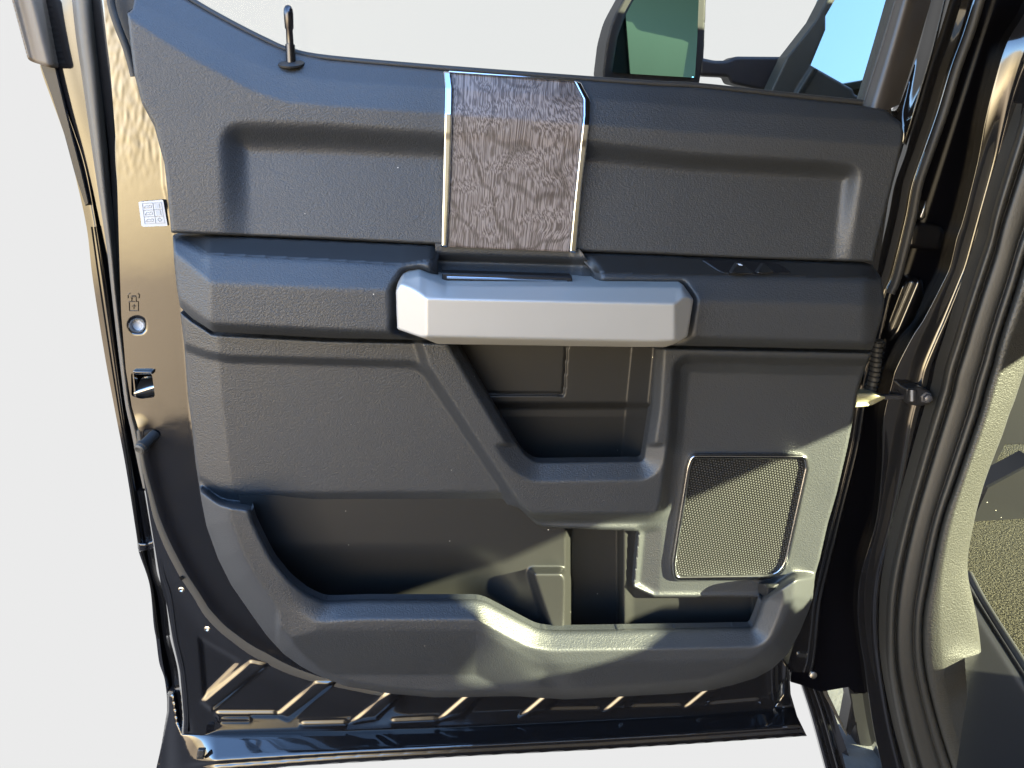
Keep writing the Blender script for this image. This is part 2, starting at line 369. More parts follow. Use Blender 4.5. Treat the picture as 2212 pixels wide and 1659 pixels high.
def grille_mat():
    m = mat('perforated_metal', (0.16, 0.155, 0.14), 0.5, metal=0.0, spec=0.3); t = m.node_tree; b = t.nodes['Principled BSDF']; N = t.nodes.new; L = t.links.new
    co = N('ShaderNodeTexCoord'); s = N('ShaderNodeSeparateXYZ'); L(co.outputs['Object'], s.inputs[0])
    def wave(ax, az, freq):
        a = N('ShaderNodeMath'); a.operation = 'MULTIPLY'; a.inputs[1].default_value = ax*freq; L(s.outputs[0], a.inputs[0])
        c = N('ShaderNodeMath'); c.operation = 'MULTIPLY_ADD'; c.inputs[1].default_value = az*freq; L(s.outputs[2], c.inputs[0]); L(a.outputs[0], c.inputs[2])
        d = N('ShaderNodeMath'); d.operation = 'COSINE'; L(c.outputs[0], d.inputs[0]); return d.outputs[0]
    fr = 2*math.pi/0.0035; q = []
    for an in (15, 75, 135): q.append(wave(math.cos(math.radians(an)), math.sin(math.radians(an)), fr))
    a1 = N('ShaderNodeMath'); a1.operation = 'ADD'; L(q[0], a1.inputs[0]); L(q[1], a1.inputs[1])
    a2 = N('ShaderNodeMath'); a2.operation = 'ADD'; L(a1.outputs[0], a2.inputs[0]); L(q[2], a2.inputs[1])
    r = N('ShaderNodeMapRange'); r.inputs[1].default_value = -0.2; r.inputs[2].default_value = 1.4; L(a2.outputs[0], r.inputs[0])
    cm = N('ShaderNodeMixRGB'); cm.inputs[1].default_value = (0.0015, 0.0015, 0.0015, 1); cm.inputs[2].default_value = (0.040, 0.040, 0.038, 1); L(r.outputs[0], cm.inputs[0]); L(cm.outputs[0], b.inputs['Base Color'])
    bp = N('ShaderNodeBump'); bp.inputs['Strength'].default_value = 0.6; bp.inputs['Distance'].default_value = 0.0015; L(r.outputs[0], bp.inputs['Height']); L(bp.outputs[0], b.inputs['Normal'])
    return m
grille = grille_mat()

# ================================================================== THE REAR DOOR
door = thing('truck_door', P(1100, 1600, 0).tolist(), 'open rear door with grained black trim, silver pull handle and grey wood insert', 'truck door')

OUT_L = [(24, -12), (40, 60), (61, 128), (86, 141), (96, 173), (138, 288), (160, 368), (187, 490), (200, 600), (225, 760), (248, 885), (272, 1011), (295, 1157), (300, 1193), (323, 1263),
         (332, 1350), (337, 1379), (344, 1432), (356, 1470), (361, 1535), (349, 1607), (334, 1675)]
# ---- inner skin: gloss black pressing with stamped channels
SKD = -0.045
skin_left = [(222, -15), (236, 120), (250, 300), (254, 420), (258, 560), (262, 680), (272, 800), (285, 880), (300, 930), (309, 1025), (324, 1120), (334, 1180), (348, 1265), (361, 1310), (373, 1379), (389, 1451), (397, 1547), (397, 1583)]
skin_out = skin_left+[(476, 1592), (620, 1590), (752, 1588), (1004, 1579), (1283, 1565), (1480, 1555), (1667, 1543), (1700, 1440), (1760, 1240), (1860, 800), (1900, 560), (1935, 330), (1925, 232), (1600, 192), (1250, 172), (950, 150), (700, 130), (560, 84), (420, 30), (390, -15)]
bars = [((527, 1439), (435, 1516), (563, 1449), (457, 1535)), ((671, 1482), (596, 1545), (712, 1484), (622, 1556)),
        ((831, 1501), (754, 1564), (868, 1503), (812, 1556)), ((1002, 1507), (944, 1557), (1040, 1507), (996, 1549)),
        ((1174, 1505), (1122, 1549), (1208, 1507), (1174, 1540)), ((1343, 1503), (1300, 1540), (1385, 1500), (1348, 1533)), ((1521, 1493), (1470, 1535), (1560, 1488), (1518, 1528))]
seal_c = [(300, 930), (309, 1000), (325, 1067), (345, 1137), (384, 1221), (425, 1287), (457, 1334), (507, 1379), (571, 1420), (661, 1460), (770, 1488), (840, 1503)]
def h_skin(X, Y):
    Z = np.full(X.shape, SKD)
    for a, b_, c, d_ in bars:
        poly = [a, b_, d_, c]
        # channel pressed back between each bright and dark line, extended under the trim
        a2 = (a[0]+(a[0]-b_[0])*0.15, a[1]+(a[1]-b_[1])*0.15); c2 = (c[0]+(c[0]-d_[0])*0.15, c[1]+(c[1]-d_[1])*0.15)
        sd = segdist(X, Y, [a2, b_, d_, c2]); Z = Z+0.0036*(1-lin(-4, 3, sd))
    for a, b_ in (((471, 1543), (592, 1543)), ((1180, 1536), (1292, 1534)), ((1350, 1530), (1468, 1527)), ((1520, 1525), (1636, 1515)), ((850, 1560), (940, 1556)), ((655, 1566), (745, 1564))):
        sd = segdist(X, Y, [a, b_], closed=False); Z = Z+0.003*(1-lin(2, 8, sd))
    sd = segdist(X, Y, [(479, 1554), (536, 1554)], closed=False); Z = Z+0.003*(1-lin(4, 8, sd))-0.003*(1-lin(1, 4, sd))
    # shallow step line down the shut face
    Z = Z+0.002*lin(0, 5, X-curve(Y, [(0, 330), (400, 352), (560, 388), (700, 396), (900, 412), (1100, 440), (1200, 470)]))*(Y < 1150)
    # bulge line of the inner pressing behind the seal
    s = segdist(X, Y, seal_c, closed=False); Z = Z+0.004*np.exp(-(s/26)**2)
    tri = segdist(X, Y, [(430, 1375), (520, 1428), (441, 1505)]); Z = Z-0.003*(1-lin(-6, 2, tri))
    Z = Z-0.012*sst(1540, 1590, Y)*(1-sst(380, 420, X))
    # lock plug hole and latch slot
    h1 = np.hypot((X-297)/16., (Y-703)/15.); Z = np.where(h1 < 1, Z-0.012, Z)
    # crumpled reflections: slight unevenness of the shut face
    def blur1(A, s_): 
        r = int(3*s_); k = np.exp(-0.5*(np.arange(-r, r+1)/s_)**2); k /= k.sum(); return np.apply_along_axis(lambda m: np.convolve(m, k, 'same'), 0, A)
    rs = blur1(blur(np.random.RandomState(3).randn(*X.shape), 0.7), 2.5); rs2 = blur1(blur(np.random.RandomState(5).randn(*X.shape), 2.0), 16)
    Z = Z+(0.0006*rs+0.0006*rs2)*(1-sst(300, 430, Y))*(X < 400)
    return Z
latch_hole = [(283, 806), (325, 806, ), (334, 812), (336, 858), (330, 864), (304, 864), (284, 855)]
lh = rnd([(283, 806, 4), (328, 806, 8), (335, 858, 6), (304, 862, 6), (284, 855, 4)])
key_hole = [(297+14*math.cos(a), 703+13*math.sin(a)) for a in np.linspace(0, 2*math.pi, 20, endpoint=False)]
holes_small = [[(cx_+r_*math.cos(a), cy_+r_*math.sin(a)) for a in np.linspace(0, 2*math.pi, 12, endpoint=False)] for cx_, cy_, r_ in ()]
relief('inner_skin', skin_out, h_skin, paint, door, step=2.6, bl=0.9, skirt=0.02, holes=[lh, key_hole])
prism('latch_recess', [(270, 795), (350, 795), (350, 875), (270, 875)], -0.075, 0.004, void, door)
latch = relief('latch', rnd([(288, 852, 3), (306, 815, 6), (333, 812, 4), (334, 862, 3), (290, 860, 4)]), lambda X, Y: -0.055+0.010*np.sin((Y-810)/9.0+X/30.), steel, door, step=1.6, bl=1.5, skirt=0.01)
relief('latch_lip', rnd([(286, 800, 3), (330, 801, 6), (331, 808, 2), (290, 809, 3)]), lambda X, Y: -0.038+0*X, paint, door, step=1.6, edge=(4, 0.003), skirt=0.006)
kp = lathe('access_plug', P(297, 703, -0.062).tolist(), (0, -1, 0), [(0, 0.0095), (0.004, 0.0095), (0.005, 0.007), (0.003, 0.005), (0.003, 0.0)], white_plastic, door)
bump_stop = lathe('bump_stop', P(335, 938, SKD).tolist(), (-0.40, -1, -0.3), [(0, 0.007), (0.022, 0.0070), (0.023, 0.0085), (0.028, 0.0085), (0.029, 0.007)], rubber, door)
lathe('stop_tip', (P(335, 938, SKD)+np.array([-0.40, -1, -0.3])/1.118*0.029).tolist(), (-0.40, -1, -0.3), [(0, 0.0078), (0.003, 0.0074), (0.0045, 0.005), (0.0035, 0.002)], rubber_grey, bump_stop)
for cx_, cy_ in ((393, 1272), (449, 1357)):
    lathe('skin_plug', P(cx_, cy_, SKD).tolist(), (-0.2, -1, 0), [(0, 0.0050), (0.002, 0.0050), (0.003, 0.0026), (0.001, 0.0)], steel, door)
lathe('drain_hole', P(421-28, 1298-50, SKD+0.006).tolist(), (0, -1, 0), [(0, 0.003), (0.001, 0.003)], void, door)
# embossed padlock mark
em = tube('embossed_mark', [P(x, y, SKD+0.001) for x, y in ((278, 652), (298, 652), (298, 672), (279, 672), (278, 652))], 0.0006, paint, door, sm=False, seg=6)
for pts in ([(283, 652), (283, 642), (293, 642), (293, 652)], [(284, 662), (292, 662)], [(288, 658), (288, 668)], [(276, 645), (275, 638), (280, 634)], [(299, 645), (300, 638), (297, 634)], [(284, 648), (283, 640), (292, 640)]):
    tube('embossed_line', [P(x, y, SKD+0.0015) for x, y in pts], 0.0005, paint, em, sm=False, seg=6)

relief('door_core', [(p[0]+7, p[1]) for p in OUT_L[:-3]]+[(390, 1560), (440, 1500), (400, 900), (380, 300), (330, -10)], lambda X, Y: -0.122+0*X, void, door, step=6, bl=0, skirt=0.005)
# ---- outer shell edges of the door at the left
l_a = [(p[0], p[1], -0.110) for p in OUT_L[3:]]
l_b = [(p[0]+(16 if p[1] < 1200 else 9), p[1], -0.105) for p in OUT_L[3:]]
def bandx(y): return np.interp(y, [0, 141, 173, 288, 368, 490, 600, 760, 885, 1011, 1157, 1263, 1350, 1432, 1535, 1607, 1675], [100, 112, 122, 165, 190, 212, 230, 252, 268, 285, 303, 330, 343, 354, 371, 380, 372])
l_c = [(float(bandx(p[1]))-3, p[1], -0.100) for p in OUT_L[3:]]
l_d = [(float(bandx(p[1]))+2, p[1], -0.112) for p in OUT_L[3:]]
loft('outer_shell', [l_a, l_b, l_c, l_d], paint, door, n=260, sub=4, thick=0.01, byy=True)
# hem groove lines on the outer shell
for k, (f0, rr_) in enumerate(((0.45, 0.0012), (0.72, 0.0012))):
    tube('shell_seam', [P(p[0]+(float(bandx(p[1]))-p[0])*f0, p[1], -0.098) for p in OUT_L[7:17]], rr_, void, door, seg=6)
# broad painted return between the shell edge and the seal
r_a = [(88, -12, -0.105), (106, 60, -0.105), (122, 141, -0.104), (150, 240, -0.102), (178, 330, -0.100), (205, 430, -0.098), (228, 540, -0.096), (244, 620, -0.095), (258, 740, -0.094), (272, 885, -0.094)]
r_b = [(125, -12, -0.092), (135, 60, -0.092), (150, 141, -0.092), (172, 240, -0.092), (194, 330, -0.092), (216, 430, -0.092), (234, 540, -0.092), (247, 620, -0.092), (261, 740, -0.092), (274, 885, -0.092)]
r_c = [(156, -12, -0.085), (166, 60, -0.085), (178, 141, -0.085), (195, 240, -0.085), (209, 330, -0.085), (222, 430, -0.086), (237, 540, -0.088), (249, 620, -0.090), (263, 740, -0.091), (276, 885, -0.091)]
loft('shell_return', [r_a, r_b, r_c], paint, door, n=140, sub=5, thick=0.01, byy=True)
# cap piece of the window frame at the very top left
prism('pillar_applique', [(86, 138), (119, 144), (135, 210), (155, 290), (176, 370), (192, 440), (184, 445), (160, 372), (138, 290), (112, 210)], -0.098, 0.008, dark_plastic, door, bev=0.001)
relief('frame_cap', rnd([(22, -14, 0), (92, -14, 0), (119, 140, 5), (112, 147, 3), (70, 134, 6), (60, 128, 6)]), lambda X, Y: -0.085+0.006*np.sin((X-Y*0.25)/8.5), mat('aged_vinyl', (0.11, 0.085, 0.060), 0.5), door, step=2.2, bl=1, edge=(8, 0.006), skirt=0.02)
# rubber seal down the left side, then round the lower corner
s1 = [(175, -12), (184, 80), (194, 160), (205, 260), (216, 360), (228, 460), (238, 540), (248, 640), (262, 760), (276, 870), (290, 930), (303, 990), (318, 1055)]
wdt = [21, 20, 18, 15, 12, 9, 7, 6, 6, 6, 7, 8, 9]
loft('side_seal', [[(p[0]-wdt[i], p[1], -0.075) for i, p in enumerate(s1)], [(p[0]-wdt[i]*0.4, p[1], -0.064) for i, p in enumerate(s1)], [(p[0]+wdt[i]*0.5, p[1], -0.064) for i, p in enumerate(s1)], [(p[0]+wdt[i], p[1], -0.074) for i, p in enumerate(s1)]],
     mat('sun_bleached_rubber', (0.085, 0.072, 0.055), 0.5), door, n=160, sub=5, byy=True)
# bright return flange between seal and skin
f1 = [(193, -12), (206, 100), (222, 220), (236, 330), (243, 430), (250, 540), (258, 640), (268, 740), (280, 860)]
loft('skin_flange', [[(x, y, -0.078) for x, y in f1], [(x+(14 if y < 400 else 6), y, -0.062) for x, y in f1], [(x+(28 if y < 300 else 12 if y < 450 else 9), y, -0.048) for x, y in f1], [(x+(45 if y < 300 else 20 if y < 450 else 14), y, -0.0455) for x, y in f1]],
     paint, door, n=140, sub=5, byy=True)
wls = [5, 7, 9, 11, 12, 12, 13, 13, 14, 12, 9, 6]
def off_n(c, w_, d):
    a = np.array(c, float); t = np.gradient(a, axis=0); nrm = np.stack([t[:, 1], -t[:, 0]], 1); nrm /= np.linalg.norm(nrm, axis=1)[:, None]
    return [(a[i, 0]-nrm[i, 0]*w_[i]*-1, a[i, 1]+nrm[i, 1]*w_[i], d) for i in range(len(a))]
loft('corner_seal', [off_n(seal_c, [-v for v in wls], SKD+0.001), off_n(seal_c, [-v*0.7 for v in wls], SKD+0.0035), off_n(seal_c, [0]*12, SKD+0.0045), off_n(seal_c, [v*0.7 for v in wls], SKD+0.0035), off_n(seal_c, wls, SKD+0.001)], rubber_grey, door, n=180, sub=5)
# hem on the left below the seal
hem_x = [(316, 1060), (331, 1151), (345, 1235), (361, 1290), (373, 1379), (389, 1451), (397, 1540), (396, 1586)]
loft('hem_flange', [[(p[0]-20, p[1], -0.100) for p in hem_x], [(p[0]-10, p[1], -0.075) for p in hem_x], [(p[0]-1, p[1], -0.047) for p in hem_x], [(p[0]+9, p[1], SKD+0.0015) for p in hem_x]], paint, door, n=120, sub=5, byy=True)
relief('side_plug', rnd([(298, 1172, 2), (318, 1172, 7), (322, 1182, 6), (316, 1191, 5), (299, 1192, 2)]), lambda X, Y: -0.092+0.0*X, paint, door, step=1.5, edge=(6, 0.006), skirt=0.006)

# bottom sill flange of the door: faces up to the sky
b0 = [(395, 1584), (476, 1580), (620, 1578), (752, 1576), (1004, 1567), (1283, 1553), (1480, 1543), (1667, 1531), (1705, 1500)]
b_end = [(334, 1690), (435, 1690), (620, 1662), (752, 1650), (1004, 1637), (1283, 1622), (1480, 1610), (1745, 1589), (1743, 1589)]
lines_b = []
for f_, d_ in ((0, SKD-0.003), (0.05, SKD+0.001), (0.12, SKD+0.010), (0.55, 0.012), (0.72, 0.018), (0.76, 0.013), (0.80, 0.018), (0.95, 0.018), (1.0, 0.010)):
    lines_b.append([(a[0]*(1-f_)+b[0]*f_, a[1]*(1-f_)+b[1]*f_, d_) for a, b in zip(b0, b_end)])
V = []
def sill_h(X, Y):
    top = curve(X, [(330, 1588)]+b0[:-1]+[(1750, 1526)]); bot = curve(X, [(330, 1690), (435, 1675), (620, 1659), (752, 1648), (1004, 1634), (1283, 1620), (1480, 1608), (1743, 1590)])
    f_ = np.clip((Y-top)/(bot-top), -0.3, 1)
    Z = np.interp(f_, [-0.3, 0, 0.05, 0.14, 0.62, 0.72, 0.76, 0.80, 0.96, 1.0], [SKD-0.006, SKD-0.004, SKD+0.002, SKD+0.008, -0.010, -0.006, -0.011, -0.006, -0.004, -0.010])
    lf = sst(470, 380, X); Z = Z*(1-lf)+(SKD-0.02+0.018*lin(1480, 1660, Y))*lf*1.0+0*Z
    Z = Z-0.03*sst(395, 345, X)
    Z = Z-0.010*sst(1690, 1735, X)
    return Z
sill_poly = [(361, 1500), (374, 1500), (384, 1560), (395, 1584), (476, 1579), (620, 1577), (752, 1575), (1004, 1566), (1283, 1552), (1480, 1542), (1667, 1530), (1690, 1500), (1690, 1440), (1705, 1448), (1708, 1499), (1722, 1547), (1743, 1590), (1480, 1608), (1283, 1620), (1004, 1634), (752, 1648), (620, 1656), (500, 1672), (334, 1680), (349, 1607), (361, 1535)]
relief('bottom_flange', sill_poly, sill_h, paint, door, step=2.6, bl=1.2, skirt=0.03, edge=(5, 0.003))
relief('flange_slot', rnd([(427, 1619, 3), (444, 1619, 3), (440, 1640, 3), (424, 1640, 3)]), lambda X, Y: -0.016+0*X, rubber, door, step=2, edge=(3, 0.002), skirt=0.004)

# ------------------------------------------------------------------ TRIM
T_ = [(240, -60), (400, -4), (448, 26), (512, 61), (576, 93), (624, 113), (708, 130), (958, 153), (1242, 173), (1416, 186), (1511, 190), (1703, 211), (1856, 226), (1914, 237), (1960, 262)]
A_ = [(240, -20), (301, 5), (362, 38), (448, 86), (512, 122), (608, 157), (708, 173), (958, 189), (1255, 211), (1431, 224), (1559, 237), (1783, 253), (1863, 258), (1960, 268)]
B_ = [(240, 0), (282, 38), (352, 86), (416, 125), (480, 160), (544, 195), (624, 221), (708, 228), (958, 245), (1257, 267), (1495, 286), (1815, 307), (1960, 318)]
C_ = [(240, 200), (467, 262), (528, 253), (708, 259), (958, 278), (1252, 292), (1495, 323), (1783, 339), (1960, 352)]
E_ = [(240, 500), (370, 505), (708, 519), (953, 531), (1233, 545), (1416, 551), (1615, 560), (1884, 568), (1960, 570)]
rec_poly = rnd([(466, 256, 70), (708, 262, 0), (958, 281, 0), (1252, 296, 0), (1495, 326, 0), (1783, 342, 0), (1868, 352, 60), (1824, 700, 0), (476, 700, 0)], n=9)
def h_upper(X, Y, ins=False):
    t, a, b, e_ = (curve(X, q) for q in (T_, A_, B_, E_))
    Z = np.where(Y < a, 0.004+(0.022-0.004)*lin(0, 1, (Y-t)/(a-t+1e-6)), 0.022+(0.034-0.022)*lin(0, 1, (Y-a)/(b-a)))
    Z = np.where(Y > b, 0.034+0.004*lin(0, 1, (Y-b)/(e_-b)), Z)
    sd = segdist(X, Y, rec_poly)
    cc = curve(X, C_); g = lin(0, 1, (Y-cc)/(e_-cc))
    dl = np.interp(X, [700, 1500], [74, 48])
    k = sst(0, 1, np.minimum(-sd/26, 1)) if ins else np.where(X < 900, 1, 1)*sst(0, 1, np.clip(-sd, 0, None)/dl)
    Z = Z-(0.0012 if ins else 0.022)*k*(1-0.72*g)
    return Z
up_out = [(275, 29, 0), (286, 20, 0), (294, -14, 0), (375, -14, 0), (400, -2, 0)]+T_[2:12]+[(1856, 227), (1914, 238), (1947, 266), (1952, 288), (1947, 324), (1928, 398), (1898, 520), (1887, 566), (1615, 558), (1416, 549), (1246, 543), (953, 529), (708, 517), (370, 503), (362, 416), (355, 352), (346, 320), (333, 272), (307, 224), (290, 160), (282, 96)]
relief('upper_trim', rnd(up_out, 3, n=3), h_upper, leather, door, step=2.4, bl=1.4, edge=(6, 0.005), skirt=0.045)

# wood insert and its chrome strips follow the same section
wood_out = [(974, 158), (1239, 177), (1260, 214), (1260, 250), (1252, 320), (1239, 448), (1229, 544), (967, 533), (972, 416), (977, 272), (978, 192)]
relief('wood_insert', wood_out, lambda X, Y: h_upper(X, Y, True)+0.004, wood, door, step=2.4, bl=1.6, edge=(3, 0.001), skirt=0.006)
cl = [(958, 154), (973, 155), (978, 192), (977, 272), (972, 416), (966, 535), (953, 533), (959, 288), (961, 192)]
cr = [(1240, 174), (1255, 179), (1276, 218), (1274, 272), (1258, 400), (1247, 531), (1245, 547), (1230, 545), (1239, 448), (1252, 320), (1260, 250), (1260, 214)]
for q in (cl, cr):
    relief('chrome_strip', q, lambda X, Y: h_upper(X, Y, True)+0.009, chrome, door, step=1.5, bl=1.0, edge=(3.5, 0.0025), skirt=0.008)
ct = np.array([(970, 155.5), (1040, 160.5), (1110, 165.5), (1180, 170.5), (1244, 175.5)])
tube('chrome_top_edge', P(ct[:, 0], ct[:, 1], 0.0105), 0.0013, chrome, door, seg=10)

# window seal along the sill and lock pin
tube('window_seal', [P(x, y-2, -0.004) for x, y in [(375, -20), (400, -5), (448, 24), (512, 59), (576, 91), (624, 111), (708, 128), (958, 150), (1242, 171), (1416, 183), (1511, 188), (1703, 208), (1862, 224)]], 0.0035, rubber, door, seg=8)
PINAX = (P(624, 45, 0.012)-P(629, 140, 0.012)).tolist()
lp = lathe('lock_pin', P(629, 140, 0.012).tolist(), PINAX, [(0, 0.0052), (0.020, 0.0050), (0.0205, 0.0038), (0.034, 0.0036), (0.036, 0.0046), (0.050, 0.0050), (0.054, 0.0046), (0.057, 0.0030), (0.058, 0.0008)], mat('black_chrome', (0.05, 0.05, 0.055), 0.2, metal=0.9), door)
lathe('pin_bezel', P(629, 139, 0.010).tolist(), (0.0, -0.35, 1), [(0, 0.0145), (0.002, 0.0145), (0.0035, 0.011), (0.0038, 0.005)], plastic, lp)

# ---- handle outline is needed by the armrest
han = [(855, 628), (878, 592), (906, 588), (932, 600), (964, 609), (1416, 613), (1474, 613), (1498, 647), (1485, 727), (1455, 744), (1436, 750), (1327, 749), (945, 743), (916, 731), (858, 711)]
# ---- armrest
y0_ = E_
y1_ = [(373, 511), (442, 551), (708, 565), (860, 575), (950, 560), (1246, 560), (1281, 592), (1416, 597), (1615, 600), (1915, 608)]
y2_ = [(373, 540), (454, 610), (708, 622), (846, 626), (1500, 650), (1915, 660)]
y3_ = [(373, 640), (454, 701), (708, 714), (862, 720), (1493, 730), (1915, 743)]
y4_ = [(373, 650), (389, 667), (416, 689), (461, 718), (708, 731), (887, 735), (1439, 748), (1884, 758), (1920, 758)]
def h_arm(X, Y):
    a, b, c, d_, e_ = (curve(X, q) for q in (y0_, y1_, y2_, y3_, y4_))
    Z = np.select([Y < b, Y < c, Y < d_], [0.030+0.034*lin(0, 1, (Y-a)/(b-a)), 0.064+0.016*lin(0, 1, (Y-b)/(c-b)), 0.080+0.002*lin(0, 1, (Y-c)/(d_-c))], 0.082-0.016*lin(0, 1, (Y-d_)/(e_-d_)))
    Z = Z-0.030*lin(452, 372, X)
    Z = Z-0.014*sst(1862, 1915, X)
    sd = segdist(X, Y, han); Z = Z-0.022*(1-sst(0, 15, sd))*(X < 1240)-0.012*(1-sst(0, 6, sd))*(X >= 1240)
    nt_ = segdist(X, Y, notch); Z = Z-0.016*(1-sst(0, 20, nt_))
    return Z
notch = rnd([(951, 520, 0), (1246, 530, 0), (1248, 549, 6), (1283, 592, 10), (1277, 640, 5), (950, 640, 0), (946, 575, 8)])
arm_out = [(373, 507), (708, 521), (955, 532), (1246, 547), (1416, 553), (1615, 562), (1884, 571), (1903, 599), (1911, 647), (1906, 685), (1884, 756), (1439, 746), (1300, 744), (887, 734), (708, 730), (461, 717), (416, 688), (389, 663), (382, 621), (376, 564)]
relief('armrest', rnd(arm_out, 4, n=3), h_arm, leather, door, step=2.4, bl=2.0, edge=(5, 0.004), skirt=0.05, holes=[notch], hskirt=0.03)
# smooth top pad of the armrest (switch panel surface)
shelf = [(385, 509), (708, 522), (948, 533), (940, 560), (874, 573), (708, 563), (446, 549)]
relief('top_pad', shelf, lambda X, Y: h_arm(X, Y)+0.0012, plastic, door, step=2.4, bl=2, edge=(3, 0.001), skirt=0.002)
shelf2 = [(1252, 550), (1416, 555), (1615, 563), (1882, 573), (1898, 602), (1615, 597), (1416, 594), (1286, 589)]
relief('top_pad', shelf2, lambda X, Y: h_arm(X, Y)+0.0012, plastic, door, step=2.4, bl=2, edge=(3, 0.001), skirt=0.002)
# recess with the release lever
relief('release_recess', [(940, 526), (1252, 538), (1295, 600), (1295, 650), (940, 650)], lambda X, Y: 0.034-0.020*sst(548, 562, Y-(X-950)*0.035)+0.022*lin(565, 612, Y-(X-950)*0.02)+0.01*sst(1230, 1260, X), leather, door, step=2.4, bl=1.5, skirt=0.02)
rl = prism('release_lever', [(955, 590), (1236, 598), (1238, 618), (955, 612)], 0.068, 0.02, dark_plastic, door, bev=0.002)
prism('lever_trim', [(965, 597), (1225, 605), (1226, 609), (965, 602)], 0.070, 0.003, chrome, rl, bev=0.0005)

# ---- pull handle: chamfered silver bar
def h_han(X, Y):
    top = curve(X, [(850, 628), (921, 644), (1416, 655), (1460, 656), (1500, 645)]); fb = curve(X, [(850, 712), (921, 728), (1416, 738), (1450, 736), (1490, 726)])
    yt = curve(X, [(850, 600), (906, 588), (964, 609), (1474, 613), (1500, 640)]); t2 = yt+7
    z1 = 0.130-0.034*lin(0, 1, (top-Y)/(top-t2))-0.022*lin(0, 7, t2-Y)
    z2 = 0.130-0.018*lin(0, 14, Y-fb)
    z3 = 0.130-0.026*(921-X)/66.0
    z4 = 0.130-0.022*(X-1457)/40.0
    return np.minimum(np.minimum(z1, z2), np.minimum(z3, z4))
relief('pull_handle', rnd(han, 4, n=3), h_han, silver, door, step=1.8, bl=1.3, edge=(3, 0.002), skirt=0.045)

# ---- window switch
sw = relief('window_switch', rnd([(1512, 560, 3), (1600, 562, 3), (1680, 567, 20), (1712, 590, 6), (1640, 594, 5), (1560, 592, 20)]), lambda X, Y: h_arm(X, Y)+0.0030, dark_plastic, door, step=1.8, bl=2, edge=(4, 0.0018), skirt=0.003)
V = [P(x, y, d) for x, y, d in ((1574, 588, 0.064), (1592, 563, 0.046), (1612, 575, 0.060), (1628, 590, 0.064), (1648, 569, 0.060), (1672, 586, 0.062), (1640, 592, 0.058), (1600, 592, 0.06))]
relief('switch_paddle', rnd([(1578, 590, 2), (1592, 567, 3), (1604, 567, 3), (1628, 588, 2), (1630, 592, 2), (1600, 592, 2)]), lambda X, Y: h_arm(X, Y)+0.005+0.010*lin(1610, 1580, X), plastic, sw, step=1.3, bl=1, edge=(3, 0.002), skirt=0.006)
relief('switch_paddle', rnd([(1634, 589, 2), (1648, 569, 3), (1655, 570, 3), (1674, 588, 3), (1650, 592, 2)]), lambda X, Y: h_arm(X, Y)+0.005+0.006*lin(1660, 1640, X), plastic, sw, step=1.3, bl=1, edge=(3, 0.002), skirt=0.006)
relief('switch_highlight', [(1592, 570), (1600, 570), (1605, 574), (1597, 573)], lambda X, Y: h_arm(X, Y)+0.0135, white_plastic, sw, step=1.2, bl=0, skirt=0.001)  # white patch painted as the small highlight on the paddle

# ---- lower trim
cp_open = rnd([(986, 735, 0), (1054, 852, 0), (1075, 887, 0), (1128, 975, 40), (1155, 997, 30), (1300, 995, 0), (1388, 994, 10), (1397, 935, 0), (1405, 885, 0), (1414, 745, 0), (1410, 720, 0), (1000, 720, 0)])
mp_open = rnd([(541, 1092, 6), (549, 1123, 0), (569, 1165, 10), (591, 1207, 10), (625, 1249, 10), (659, 1277, 10), (700, 1297, 15), (796, 1294, 0), (1040, 1294, 20), (1160, 1357, 18), (1190, 1361, 8), (1283, 1360, 0), (1624, 1354, 6), (1636, 1325, 0), (1648, 1290, 3), (1413, 1290, 2), (1368, 1268, 4), (1379, 1147, 6), (1220, 1141, 0), (1162, 1137, 14), (1120, 1096, 10), (1094, 1090, 6), (796, 1090, 0)])
low_out = [(389, 672), (416, 693), (461, 722), (708, 735), (887, 739), (1439, 752), (1884, 761), (1871, 791), (1852, 845), (1844, 899), (1830, 969), (1807, 1067), (1788, 1131), (1771, 1207), (1761, 1241), (1755, 1297), (1746, 1321), (1727, 1367), (1701, 1413), (1667, 1446), (1631, 1465), (1583, 1480), (1523, 1493), (1451, 1499), (1283, 1508), (1220, 1511), (1112, 1504), (944, 1507), (848, 1499), (745, 1482), (685, 1458), (649, 1439), (613, 1413), (577, 1374), (541, 1324), (499, 1263), (471, 1207), (446, 1137), (435, 1081), (422, 997), (412, 900), (406, 858), (398, 746)]
LF = rnd([(360, 735, 0), (400, 746, 0), (448, 763, 10), (493, 772, 10), (708, 778, 0), (894, 783, 25), (920, 800, 20), (1086, 1045, 0), (1100, 1080, 20), (1100, 1140, 0), (708, 1140, 0), (560, 1140, 0), (479, 1120, 0), (440, 1050, 15), (400, 1040, 0), (360, 1040, 0)])
BAND = rnd([(890, 700, 0), (920, 795, 0), (1117, 1095, 30), (1160, 1128, 30), (1400, 1128, 25), (1430, 1110, 20), (1452, 950, 0), (1462, 790, 30), (1480, 776, 10), (1950, 785, 0), (1950, 700, 0)])
SPK = rnd([(1476, 792, 20), (1950, 802, 0), (1950, 1310, 0), (1715, 1240, 0), (1642, 1290, 0), (1413, 1290, 0), (1368, 1266, 0), (1380, 1142, 0), (1440, 1110, 20), (1462, 950, 0)])
LIP = rnd([(380, 1030, 0), (440, 1056, 10), (479, 1083, 15), (541, 1092, 0), (720, 1100, 0), (720, 1200, 0), (1500, 1310, 0), (1642, 1291, 0), (1716, 1241, 10), (1820, 1239, 0), (1820, 1600, 0), (380, 1600, 0)])
CR = [(420, 1100), (480, 1165), (520, 1260), (560, 1335), (600, 1347), (752, 1349), (1028, 1346), (1160, 1416), (1184, 1421), (1283, 1417), (1595, 1408), (1660, 1380), (1700, 1330), (1760, 1241)]
